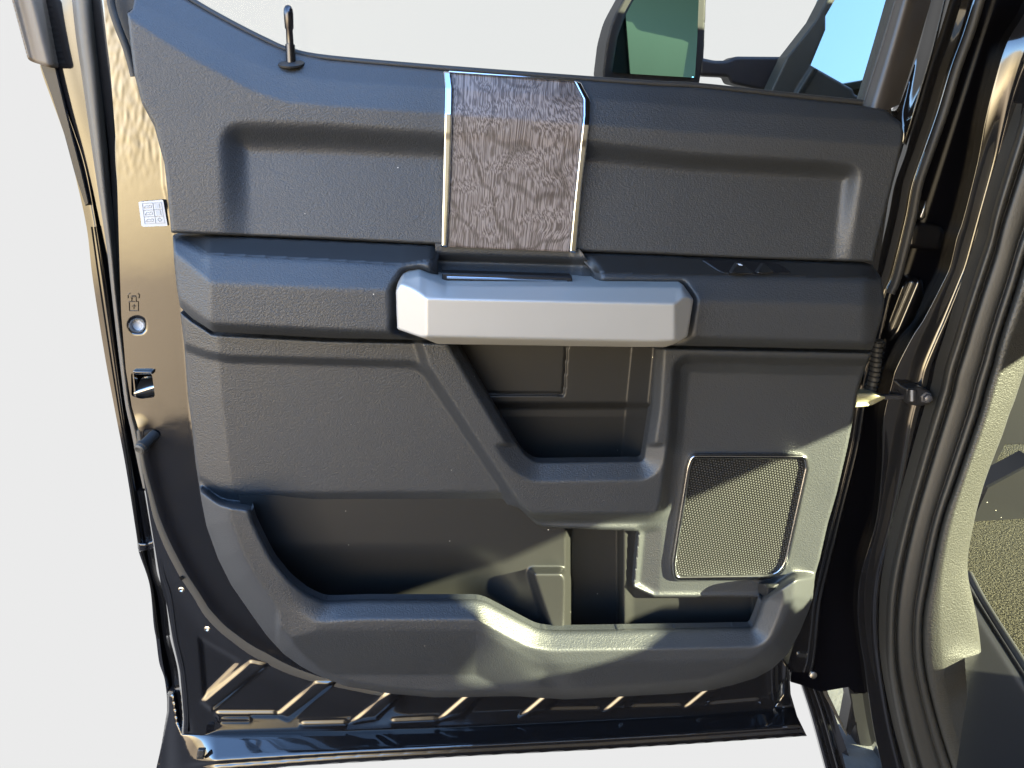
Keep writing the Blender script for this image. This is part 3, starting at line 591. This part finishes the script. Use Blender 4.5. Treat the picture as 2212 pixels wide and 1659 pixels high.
def h_low(X, Y):
    Z = np.full(X.shape, 0.034)
    sb = segdist(X, Y, BAND); so_ = segdist(X, Y, cp_open)
    sf = segdist(X, Y, LF); Z = Z-0.008*(1-lin(-10, 3, sf))
    Z = Z-0.012*lin(0, 26, Y-curve(X, [(400, 1015), (440, 1034), (479, 1056), (540, 1064), (1110, 1062)]))*(1-sst(1085, 1115, X))
    # raised surround of the centre pocket
    band = 0.052-0.018*(1-lin(0, 1, so_/np.where(Y > 960, 44, 22)))
    kb = 1-lin(-8, 8, sb)
    under = lin(1110, 1130, Y)
    band = band-0.024*under
    Z = np.where(kb > 0, Z*(1-kb)+band*kb, Z)
    ss = segdist(X, Y, SPK); ks = 1-lin(-12, 6, ss)
    spk = 0.028-0.012*lin(1428, 1372, X+0.06*(Y-1200))*sst(1130, 1150, Y)
    Z = Z*(1-ks)+spk*ks
    # lip of the long map pocket
    sl_ = segdist(X, Y, LIP); kl = 1-sst(-9, 3, sl_)
    sm_ = np.clip(segdist(X, Y, mp_open), 0, None); so2 = -segdist(X, Y, low_out)
    arm_ = sst(760, 600, X); top = (0.068+0.024*lin(8, 52, sm_))*(1-arm_)+0.083*arm_-0.007*lin(8, 0, sm_)
    cy_ = curve(X, [(380, 1300), (560, 1345), (1028, 1347), (1165, 1419), (1290, 1417), (1600, 1409), (1800, 1380)])
    face = 0.090-0.040*lin(0, 110, Y-cy_)**1.5
    rim = 0.030+0.058*np.sin(np.clip(so2/np.where(X < 600, 75.0, 46.0), 0, 1)*math.pi/2)
    lip = np.minimum(np.minimum(top, face), rim)
    # a soft fold in the lip face below the step
    fx = 1150+(Y-1420)*0.75; lip = lip-0.007*np.exp(-((X-fx)/34)**2)*lin(1400, 1450, Y)
    Z = Z*(1-kl)+lip*kl
    # left edge turns away
    Z = Z-0.016*lin(1, 0, (X-curve(Y, [(670, 389), (746, 398), (858, 406), (1000, 422), (1081, 435), (1700, 435)]))/72.)*(1-kl)
    return Z
relief('lower_trim', rnd(low_out, 3, n=2), h_low, leather, door, step=2.2, bl=1.4, edge=(6, 0.005), skirt=0.05, holes=[cp_open, mp_open], hskirt=0.011)

# centre pocket liner
def h_cp(X, Y):
    Z = -0.004-0.014*sst(868, 884, Y+(X-1100)*0.0)-0.012*lin(900, 990, Y)
    ridge = 1380-(Y-750)*0.10
    Z = Z-0.012+np.where(Y > 990, 0, 0); Z = np.minimum(Z+0.060*lin(-14, 48, X-ridge), 0.027)
    lw = lin(0, 4, np.abs(X-(1223-(Y-750)*0.06)))*np.where(Y < 852, 1, 1)
    l1 = (np.abs(X-(1224-(Y-750)*0.07)) < 2.2) & (Y < 852); l2 = (np.abs(Y-850-(X-1054)*0.012) < 2.2) & (X < 1217)
    return Z-0.004*(l1 | l2)
relief('centre_pocket', [(960, 700), (1430, 705), (1425, 760), (1412, 1010), (1120, 1018), (1040, 880)], h_cp, plastic, door, step=2.0, bl=0.8, skirt=0.01)
# long map pocket liner
def h_mp(X, Y):
    Z = np.full(X.shape, 0.019)
    Z = Z-0.050*sst(1224, 1232, X)*(1-sst(1336, 1345, X))
    Z = Z-0.006*sst(1345, 1372, X)
    # bottle divider
    dv = rnd([(1142, 1229, 12), (1219, 1229, 10), (1231, 1249, 8), (1228, 1400, 0), (1196, 1400, 0), (1146, 1250, 8)])
    sd = segdist(X, Y, dv); Z = Z+0.030*(1-lin(-9, 3, sd))
    Z = Z+0.040*lin(1626, 1656, X)
    Z = Z+0.006*sst(700, 560, X-(Y-1100)*0.45)
    Z = Z-0.034*sst(1170, 1310, Y)*(1-sst(980, 1120, X))
    return Z
relief('map_pocket', [(515, 1070), (1420, 1070), (1425, 1270), (1690, 1270), (1680, 1400), (1120, 1400), (640, 1345), (560, 1260)], h_mp, plastic, door, step=2.2, bl=1.3, skirt=0.01)

# ---- speaker
spo = rnd([(1491, 980, 34), (1746, 981, 34), (1750, 1010, 6), (1697, 1252, 48), (1452, 1256, 38), (1449, 1215, 6), (1481, 1010, 6)], n=8)
def shrink(poly, k):
    c = np.mean(np.array([p[:2] for p in poly]), 0); o = []
    n = len(poly); A = np.array([p[:2] for p in poly], float)
    for i in range(n):
        t = A[(i+1) % n]-A[i-1]; t /= np.linalg.norm(t)+1e-9; nn = np.array([-t[1], t[0]])
        if np.dot(nn, c-A[i]) < 0: nn = -nn
        o.append(tuple(A[i]+nn*k))
    return o
spi = shrink(spo, 13)
sp = relief('speaker_grille', shrink(spo, 8), lambda X, Y: 0.0315+0*X, grille, door, step=3, bl=0, skirt=0.003, label='perforated dark speaker grille')
relief('grille_frame', spo, lambda X, Y: 0.037+0*X, mat('satin_chrome', (0.42, 0.43, 0.45), 0.20, metal=1.0), sp, step=1.7, bl=0, edge=(6.5, 0.0065), skirt=0.010, holes=[spi])

# ---- instruction sticker on the shut face
stk = relief('instruction_sticker', rnd([(299, 436, 3), (352, 431, 4), (362, 488, 2), (306, 490, 5)]), lambda X, Y: SKD+0.003+0*X, sticker_m, door, step=1.6, bl=0, skirt=0.001)
def on(u, v):      # u across, v down in the sticker's frame
    a = np.array((305, 437)); b_ = np.array((349, 434)); c = np.array((311, 486)); d_ = np.array((358, 484)); return (a*(1-u)*(1-v)+b_*u*(1-v)+c*(1-u)*v+d_*u*v)
def inkline(pts, r=0.00022):
    tube('ink_line', [P(*on(*p), SKD+0.0035) for p in pts], r, ink, stk, sm=False, seg=5)
inkline([(0.04, 0.06), (0.96, 0.06), (0.96, 0.95), (0.04, 0.95), (0.04, 0.06)])
inkline([(0.04, 0.36), (0.96, 0.36)]); inkline([(0.04, 0.65), (0.96, 0.65)]); inkline([(0.55, 0.06), (0.55, 0.95)])
for v in (0.21, 0.5):
    prism('ink_block', [tuple(on(*p)) for p in ((0.64, v-0.1), (0.86, v-0.1), (0.86, v+0.1), (0.64, v+0.1))], SKD+0.0037, 0.0006, mat('hatch_ink', (0.36, 0.37, 0.38), 0.6), stk)
inkline([(0.75, 0.72), (0.85, 0.80), (0.75, 0.89), (0.66, 0.80), (0.75, 0.72)])
for v in (0.2, 0.5, 0.8):
    inkline([(0.10, v+0.05), (0.18, v-0.03), (0.27, v-0.05), (0.33, v+0.0), (0.40, v-0.06), (0.46, v-0.04), (0.46, v+0.06), (0.10, v+0.06)], 0.0002)

# ---- window frame upright at the right and its rubber, door glass
fr_l = [(1941, -15), (1905, 110), (1868, 230)]
wf = loft('window_frame', [[(1942, -15, -0.030), (1905, 110, -0.030), (1866, 229, -0.028)], [(1958, -15, -0.016), (1922, 110, -0.014), (1884, 236, -0.010)], [(1978, -15, -0.016), (1944, 110, -0.014), (1908, 240, -0.010)], [(2016, -15, -0.034), (1980, 110, -0.032), (1943, 226, -0.028)]], mat('frame_vinyl', (0.030, 0.027, 0.026), 0.42), door, n=50, sub=6)
loft('glass_run', [[(1927, -15, -0.046), (1891, 110, -0.046), (1856, 226, -0.040)], [(1936, -15, -0.034), (1898, 110, -0.034), (1862, 228, -0.030)], [(1944, -15, -0.031), (1907, 110, -0.031), (1868, 230, -0.029)]], rubber, door, n=40, sub=4)
# gloss edge of the door beyond the frame
loft('door_edge', [[(2014, -15, -0.055), (1984, 110, -0.055), (1943, 226, -0.050), (1925, 240, -0.046)], [(2022, -15, -0.050), (1991, 110, -0.050), (1950, 240, -0.048), (1932, 262, -0.045)], [(2041, -15, -0.036), (2010, 110, -0.036), (1966, 258, -0.038), (1950, 307, -0.040)], [(2045, -15, -0.037), (2014, 110, -0.037), (1970, 258, -0.040), (1953, 309, -0.042)], [(2050, -15, -0.07), (2018, 110, -0.07), (1974, 262, -0.07), (1958, 315, -0.07)]], paint, door, n=60, sub=5)
gm = bpy.data.materials.new('clear_glass'); gm.use_nodes = True; t = gm.node_tree; t.nodes.clear()
go = t.nodes.new('ShaderNodeOutputMaterial'); tr = t.nodes.new('ShaderNodeBsdfTransparent'); tr.inputs[0].default_value = (0.985, 0.995, 0.99, 1)
gl = t.nodes.new('ShaderNodeBsdfGlossy'); gl.inputs['Roughness'].default_value = 0.0; gx = t.nodes.new('ShaderNodeMixShader'); gx.inputs[0].default_value = 0.002
t.links.new(tr.outputs[0], gx.inputs[1]); t.links.new(gl.outputs[0], gx.inputs[2]); t.links.new(gx.outputs[0], go.inputs[0])
prism('window_glass', [(1500, -20), (1932, -20), (1862, 228), (1703, 214), (1511, 194), (1416, 188), (1000, 160), (700, 138), (560, 92), (420, 20), (380, -20)][:9]+[(420, 20), (380, -20)], -0.035, 0.004, gm, door)
tube('upper_corner_seal', [P(x, y, -0.02) for x, y in ((236, -20), (243, 20), (256, 60), (272, 100), (284, 140), (290, 165))], 0.0042, rubber, door)
relief('corner_filler', [(240, -20), (300, -20), (292, 15), (277, 26), (283, 96), (289, 150), (270, 95), (252, 45)], lambda X, Y: -0.035+0*X, rubber, door, step=3, skirt=0.01)

# ---- hinge side of the door: black edge, check strap, conduit
edge_l = [(2118, -15), (2092, 70), (2065, 144), (2036, 240), (2008, 320), (1981, 398), (1966, 474), (1936, 594), (1920, 634), (1895, 740), (1868, 850), (1850, 960), (1826, 1060), (1806, 1140), (1784, 1230), (1768, 1300), (1760, 1370), (1752, 1430), (1745, 1452)]
loft('hinge_edge', [[(x-62 if y < 260 else x-48, y, -0.075) for x, y in edge_l], [(x-20, y, -0.074) for x, y in edge_l], [(x-8, y, -0.072) for x, y in edge_l], [(x-1, y, -0.065) for x, y in edge_l], [(x+6, y, -0.064) for x, y in edge_l], [(x+10, y, -0.10) for x, y in edge_l]], paint, door, n=200, sub=4, byy=True)
tube('edge_seal', [P(x+4, y, -0.05) for x, y in edge_l[:9]], 0.0055, rubber, door)
cs = relief('check_strap', rnd([(1845, 880, 0), (1852, 847, 0), (1878, 847, 8), (1912, 857, 3), (1912, 861, 3), (1880, 877, 10)]), lambda X, Y: -0.02+0.004*np.sin(Y/4.5), strap_m, door, step=1.8, edge=(4, 0.003), skirt=0.012)
prism('strap_rod', [(1905, 854), (1962, 854), (1962, 864), (1905, 864)], -0.022, 0.006, mat('dark_steel', (0.05, 0.05, 0.055), 0.35, metal=0.6), cs, bev=0.001)
V = []
con = thing('wiring_conduit', P(1890, 790, -0.05).tolist(), 'black ribbed rubber wiring conduit between the rear door edge and the black body pillar', 'wiring conduit')
tube('conduit_core', [P(x, y, -0.045) for x, y in ((1896, 735), (1893, 770), (1889, 810), (1880, 845))], 0.0075, rubber, con)
rbm = mat('conduit_rubber', (0.02, 0.02, 0.021), 0.25, coat=0.3)
for k in range(11):
    f_ = k/10; x = np.interp(f_, [0, .4, .75, 1], [1897, 1893, 1889, 1881]); y = 738+f_*106; c = P(x, y, -0.045)
    lathe('conduit_rib', c-np.array([0, 0, 0.0012]), (0.12*f_, 0, 1), [(0, 0.0078), (0.0012, 0.0106), (0.0024, 0.0078)], rbm, con, seg=20)

# lower hinge corner clutter on the door
relief('corner_bracket', rnd([(1662, 1430, 4), (1690, 1418, 4), (1702, 1440, 5), (1700, 1468, 4), (1688, 1478, 4), (1684, 1520, 6), (1668, 1520, 6), (1664, 1470, 4)]), lambda X, Y: -0.032+0.004*np.sin(X/6.), paint, door, step=1.8, edge=(6, 0.006), skirt=0.012)
lathe('corner_bolt', P(1757-2, 1457, -0.05).tolist(), (0, -1, 0.3), [(0, 0.006), (0.004, 0.006), (0.005, 0.003)], steel, door)

# ================================================================== TRUCK BODY
body = thing('pickup_cab', P(2000, 1640, 0.05).tolist(), 'black truck cab opening with rubber door seal and carpeted floor on the right', 'truck cab')
# dark inner hinge pillar behind the gap
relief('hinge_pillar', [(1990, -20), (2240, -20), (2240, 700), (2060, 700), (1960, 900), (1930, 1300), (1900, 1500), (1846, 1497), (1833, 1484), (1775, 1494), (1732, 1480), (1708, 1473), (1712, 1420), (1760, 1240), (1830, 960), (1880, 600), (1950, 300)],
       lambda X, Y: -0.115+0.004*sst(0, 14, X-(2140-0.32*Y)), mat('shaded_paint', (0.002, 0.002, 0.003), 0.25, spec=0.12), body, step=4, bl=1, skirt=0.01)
g0 = [(2240, -40), (2212, 24), (2171, 91), (2144, 180), (2125, 260), (2108, 354), (2078, 474), (2064, 514), (2050, 574), (2035, 608), (1994, 686), (1967, 727), (1932, 794), (1922, 826), (1904, 906), (1902, 1005), (1890, 1125), (1856, 1245), (1851, 1340), (1866, 1442), (1884, 1568), (1908, 1680)]
g1 = [(2330, -40), (2290, 60), (2255, 130), (2225, 200), (2200, 290), (2180, 354), (2150, 454), (2136, 514), (2118, 570), (2108, 600), (2080, 686), (2065, 735), (2046, 794), (2036, 840), (2016, 906), (1987, 1005), (1954, 1125), (1927, 1245), (1918, 1340), (1921, 1442), (1944, 1568), (1974, 1680)]
SR = [(2400, 60), (2360, 160), (2330, 250), (2300, 330), (2270, 410), (2245, 480), (2215, 560), (2196, 620), (2180, 670), (2170, 700), (2155, 750), (2145, 790), (2130, 840), (2118, 885), (2100, 940), (2065, 1041), (2035, 1130), (2010, 1245), (1994, 1340), (1998, 1442), (2028, 1568), (2064, 1680)]
TR = [(2520, 160), (2480, 260), (2440, 340), (2400, 420), (2360, 500), (2320, 570), (2280, 650), (2262, 690), (2240, 740), (2226, 770), (2210, 810), (2200, 840), (2190, 870), (2180, 895), (2165, 940), (2127, 1041), (2102, 1137), (2090, 1230), (2110, 1335), (2120, 1420), (2128, 1560), (2172, 1680)]
def mix(a, b, f_, d, k=0.0): return [(p[0]*(1-f_)+q[0]*f_, p[1]*(1-f_)+q[1]*f_, d+k*f_*float(np.clip((300-p[1])/300, 0, 1.2))) for p, q in zip(a, b)]
loft('pillar_panel', [mix(g0, g1, 0, -0.10, 0.05), mix(g0, g1, 0.03, -0.040, 0.05), mix(g0, g1, 0.10, -0.032, 0.05), mix(g0, g1, 0.50, -0.030, 0.05), mix(g0, g1, 0.62, -0.026, 0.05), mix(g0, g1, 0.80, -0.030, 0.05), mix(g0, g1, 0.95, -0.016, 0.05), mix(g0, g1, 1.0, -0.018, 0.05)], paint, body, n=260, sub=4, thick=0.02)
loft('opening_seal', [mix(g1, SR, -0.05, -0.006, 0), mix(g1, SR, 0.0, 0.008), mix(g1, SR, 0.09, 0.015), mix(g1, SR, 0.19, 0.014), mix(g1, SR, 0.23, 0.002), mix(g1, SR, 0.28, 0.014), mix(g1, SR, 0.36, 0.020), mix(g1, SR, 0.66, 0.026), mix(g1, SR, 0.74, 0.022), mix(g1, SR, 0.80, 0.034), mix(g1, SR, 0.95, 0.036), mix(g1, SR, 1.02, 0.020)],
     mat('door_seal_rubber', (0.017, 0.017, 0.016), 0.5, bump=('noise', 500, 0.4, 0.0008)), body, n=240, sub=3, thick=0.02)
loft('pillar_trim', [mix(SR, TR, -0.02, 0.020), mix(SR, TR, 0.05, 0.046), mix(SR, TR, 0.26, 0.054), mix(SR, TR, 0.45, 0.052), mix(SR, TR, 0.95, 0.040), mix(SR, TR, 1.0, 0.030)], mat('pillar_vinyl', (0.020, 0.020, 0.018), 0.45, bump=('leather', 420, 0.5, 0.001)), body, n=240, sub=4, thick=0.03)
# floor and what stands at its edge
def zplane(z): return lambda X, Y, Z: PZ(X, Y, z+Z)
def carpet_mat():
    m = mat('loop_carpet', (0.11, 0.10, 0.078), 0.95, spec=0.1, bump=('noise', 420, 1.0, 0.008)); t = m.node_tree; b = t.nodes['Principled BSDF']
    n = t.nodes.new('ShaderNodeTexNoise'); n.inputs['Scale'].default_value = 300; n.inputs['Detail'].default_value = 2; c = t.nodes.new('ShaderNodeTexCoord'); t.links.new(c.outputs['Object'], n.inputs['Vector'])
    r = t.nodes.new('ShaderNodeMapRange'); r.inputs[1].default_value = 0.4; r.inputs[2].default_value = 0.62; t.links.new(n.outputs['Fac'], r.inputs[0])
    x = t.nodes.new('ShaderNodeMixRGB'); x.inputs[1].default_value = (0.005, 0.005, 0.004, 1); x.inputs[2].default_value = (0.070, 0.064, 0.044, 1); t.links.new(r.outputs[0], x.inputs[0]); t.links.new(x.outputs[0], b.inputs['Base Color'])
    return m
carpet = carpet_mat()
relief('floor_carpet', [(2060, 930), (2240, 930), (2240, 1480), (2120, 1300), (2060, 1200)], lambda X, Y: 0*X, carpet, body, step=4, bl=0, skirt=0, plane=zplane(-0.82))
relief('floor_side', [(2070, 1225), (2120, 1300), (2240, 1480), (2240, 1700), (2060, 1700), (2090, 1500)], lambda X, Y: 0.02*lin(0, 60, (Y-1250)-(X-2096)*1.55)-0.01, dark_plastic, body, step=4, bl=1, skirt=0, plane=zplane(-0.80))
tube('mat_edge', [PZ(x, y, -0.795) for x, y in ((2094, 1240), (2120, 1290), (2160, 1355), (2215, 1440), (2245, 1490))], 0.006, rubber, body)
prism('seat_base', [(2120, 700), (2240, 650), (2240, 960), (2172, 962), (2130, 1050), (2110, 1060)], -0.62, 0.05, dark_plastic, body, bev=0.004)
prism('seat_riser', [(2132, 1052), (2240, 995), (2240, 1150), (2150, 1168), (2096, 1168), (2100, 1120)], -0.38, 0.05, dark_plastic, body, bev=0.004)

# hinge and check bolt
hg = relief('door_hinge', rnd([(1916, 700, 8), (1948, 612, 16), (1965, 598, 12), (1992, 600, 12), (1996, 640, 10), (1975, 690, 10), (1950, 720, 8), (1920, 740, 8)]), lambda X, Y: -0.085+0.012*np.abs(np.sin((X+Y*0.42)/12.0)), paint, body, step=1.8, bl=1.4, edge=(10, 0.012), skirt=0.02)
relief('hinge_arm', rnd([(1966, 478, 6), (2030, 484, 18), (2040, 500, 10), (2032, 540, 12), (1960, 536, 6)]), lambda X, Y: -0.088+0*X, paint, body, step=2, bl=1, edge=(10, 0.012), skirt=0.02)
relief('hinge_hook', rnd([(1985, 470, 2), (2000, 432, 4), (2000, 468, 4), (1992, 476, 3)]), lambda X, Y: -0.075+0*X, steel, hg, step=1.5, bl=0, edge=(4, 0.003), skirt=0.01)
cb = relief('check_bracket', rnd([(1955, 838, 6), (1985, 834, 6), (2012, 846, 8), (2010, 872, 8), (1985, 878, 6), (1958, 872, 6)]), lambda X, Y: -0.012+0*X, mat('bracket_metal', (0.03, 0.03, 0.033), 0.35, metal=0.5), body, step=1.8, bl=0.5, edge=(6, 0.004), skirt=0.02)
lathe('check_bolt', P(1999, 858, -0.012).tolist(), (-0.1, -1, 0.1), [(0, 0.0085), (0.003, 0.0085), (0.0035, 0.006), (0.009, 0.006), (0.010, 0.004)], mat('bolt_metal', (0.10, 0.10, 0.11), 0.4, metal=0.7), cb, seg=6)
lathe('check_pin', P(1970, 842, -0.012).tolist(), (0, -0.3, -1), [(0, 0.006), (0.016, 0.006), (0.017, 0.0045)], mat('pin_metal', (0.05, 0.05, 0.055), 0.3, metal=0.7), cb)

# running board, its bracket and ground seen at lower right
rb = [(1732, 1476), (1750, 1540), (1782, 1680)]
loft('running_board', [[(1728, 1470, -0.149), (1754, 1550, -0.139), (1789, 1680, -0.129)], [(1733, 1470, -0.145), (1760, 1550, -0.135), (1796, 1680, -0.125)], [(1741, 1470, -0.15), (1768, 1550, -0.14), (1804, 1680, -0.13)], [(1752, 1470, -0.135), (1780, 1550, -0.125), (1816, 1680, -0.115)], [(1760, 1470, -0.14), (1789, 1550, -0.13), (1826, 1680, -0.12)], [(1768, 1440, -0.128), (1805, 1550, -0.118), (1850, 1680, -0.108)]], paint, body, n=60, sub=5, thick=0.010)
prism('rocker_edge', [(1756, 1430), (1764, 1430), (1790, 1500), (1832, 1588), (1829, 1590), (1786, 1510)], -0.118, 0.01, rubber_grey, body, bev=0.001)
prism('step_bracket', [(1833, 1484), (1862, 1470), (1900, 1600), (1906, 1690), (1890, 1690), (1880, 1615), (1851, 1608), (1850, 1560), (1836, 1590), (1828, 1582), (1840, 1520)], -0.13, 0.03, dark_plastic, body, bev=0.002)
g = relief('ground', [(1780, 1470), (1900, 1470), (1930, 1690), (1835, 1690)], lambda X, Y: 0*X, mat('shaded_concrete', (0.075, 0.075, 0.075), 0.9, bump=('noise', 60, 0.4, 0.004), var=(20, 0.05)), None, step=6, bl=0, skirt=0, plane=zplane(-1.15))  # concrete colour darkened to carry the shade under the truck
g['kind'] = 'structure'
# added unseen sun blockers for cab roof and side; hole shapes the sun patches
cabm = mat('blocker_lining', (0.02, 0.02, 0.022), 0.7)
XS = 1.45
opening = [(-965, 30), (-800, 30), (-750, 6), (-400, 5), (-395, -420), (900, -420), (900, -950), (-395, -950), (-400, -505), (-432, -552), (-448, -546), (-512, -462), (-560, -300), (-615, -250), (-655, -246), (-692, -210), (-700, -176), (-800, -165), (-853, -158), (-940, -138)]
relief('cab_side_blocker', [(-3000, 410), (950, 410), (950, -450), (4500, -450), (4500, -1400), (-3000, -1400)], lambda X, Y: 0*X, cabm, body, step=40, bl=0, skirt=0, holes=[[(y, z) for y, z in opening]], plane=lambda X, Y, Z: np.stack([np.full(np.shape(X), XS), X/1000., Y/1000.], -1))
link('cab_roof_blocker', [(0.18, -3.0, 0.40), (XS+0.02, -3.0, 0.40), (XS+0.02, 0.40, 0.40), (0.18, 0.40, 0.40), (0.18, -3.0, 0.43), (XS+0.02, -3.0, 0.43), (XS+0.02, 0.40, 0.43), (0.18, 0.40, 0.43)],
     [[0, 3, 2, 1], [4, 5, 6, 7], [0, 1, 5, 4], [2, 3, 7, 6], [1, 2, 6, 5], [0, 4, 7, 3]], cabm, body, smooth=False)

# ================================================================== FRONT DOOR beyond the glass
fd = thing('front_door', P(1750, 200, -0.8).tolist(), 'black front door frame with towing mirror, seen through the rear door window', 'truck door')
DM = -0.75
mp0 = P(1430, 98, DM); tgt = np.array([XS, -0.56, -0.03]); dv_ = mp0-CAM; dv_ /= np.linalg.norm(dv_); rv_ = tgt-mp0; rv_ /= np.linalg.norm(rv_); mn = rv_-dv_; mn /= np.linalg.norm(mn)
def mplane(k):
    def f(X, Y, Z):
        r = rays(X, Y); t = ((mp0+mn*k-CAM) @ mn)/(r @ mn); return CAM+r*t[..., None]+mn*np.asarray(Z)[..., None]
    return f
mirror_h = relief('side_mirror', rnd([(1357, -20, 0), (1325, 38, 20), (1311, 90, 10), (1303, 154, 0), (1304, 172, 5), (1400, 200, 0), (1508, 200, 4), (1514, 165, 0), (1521, 125, 0), (1527, -20, 0)]), lambda X, Y: 0*X, mat('mirror_shell', (0.008, 0.008, 0.009), 0.5, spec=0.2), fd, step=2.5, bl=0, edge=(4, 0.003), skirt=0.09, plane=mplane(0))
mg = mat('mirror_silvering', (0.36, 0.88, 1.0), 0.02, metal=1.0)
MIRPOLY = rnd([(1380, -20, 0), (1352, 30, 20), (1334, 80, 10), (1322, 157, 5), (1501, 168, 4), (1506, 90, 0), (1510, -20, 0)])
relief('mirror_glass', MIRPOLY, lambda X, Y: 0*X, mg, mirror_h, step=3, bl=0, skirt=0.003, plane=mplane(0.004))
relief('mirror_arm', rnd([(1510, 124, 0), (1543, 131, 6), (1572, 131, 8), (1588, 122, 6), (1705, 123, 0), (1690, 200, 0), (1640, 194, 0), (1578, 180, 6), (1572, 166, 4), (1512, 163, 0)]), lambda X, Y: DM-0.02+0*X, mat('arm_plastic', (0.008, 0.008, 0.010), 0.5, spec=0.2), fd, step=2.5, edge=(8, 0.006), skirt=0.04)
relief('window_frame', [(1795, -20), (1761, 45), (1700, 123), (1661, 205), (1860, 235), (1860, 212), (1845, 203), (1841, 192), (1751, 141), (1783, 64), (1783, 35), (1815, -20)],
       lambda X, Y: -0.70+0.012*(np.abs(((X-1661)+(Y-205)*0.62)-62) < 7), mat('frame_plastic', (0.016, 0.018, 0.017), 0.5, spec=0.25), fd, step=2.5, bl=0.8, edge=(3, 0.003), skirt=0.04)
bg = mat('tinted_glass', (0.24, 0.28, 0.25), 0.03, metal=1.0)
gp0 = P(1860, 90, -0.78); dg = gp0-CAM; dg /= np.linalg.norm(dg); rg = np.array([0.10, -0.55, 0.62]); rg /= np.linalg.norm(rg); gn = rg-dg; gn /= np.linalg.norm(gn)
def gplane(X, Y, Z):
    r = rays(X, Y); t = ((gp0-CAM) @ gn)/(r @ gn); return CAM+r*t[..., None]
relief('window_glass', [(1775, -20), (1935, -20), (1862, 232), (1740, 210), (1700, 200), (1720, 120)], lambda X, Y: 0*X, bg, fd, step=6, bl=0, skirt=0.004, plane=gplane)
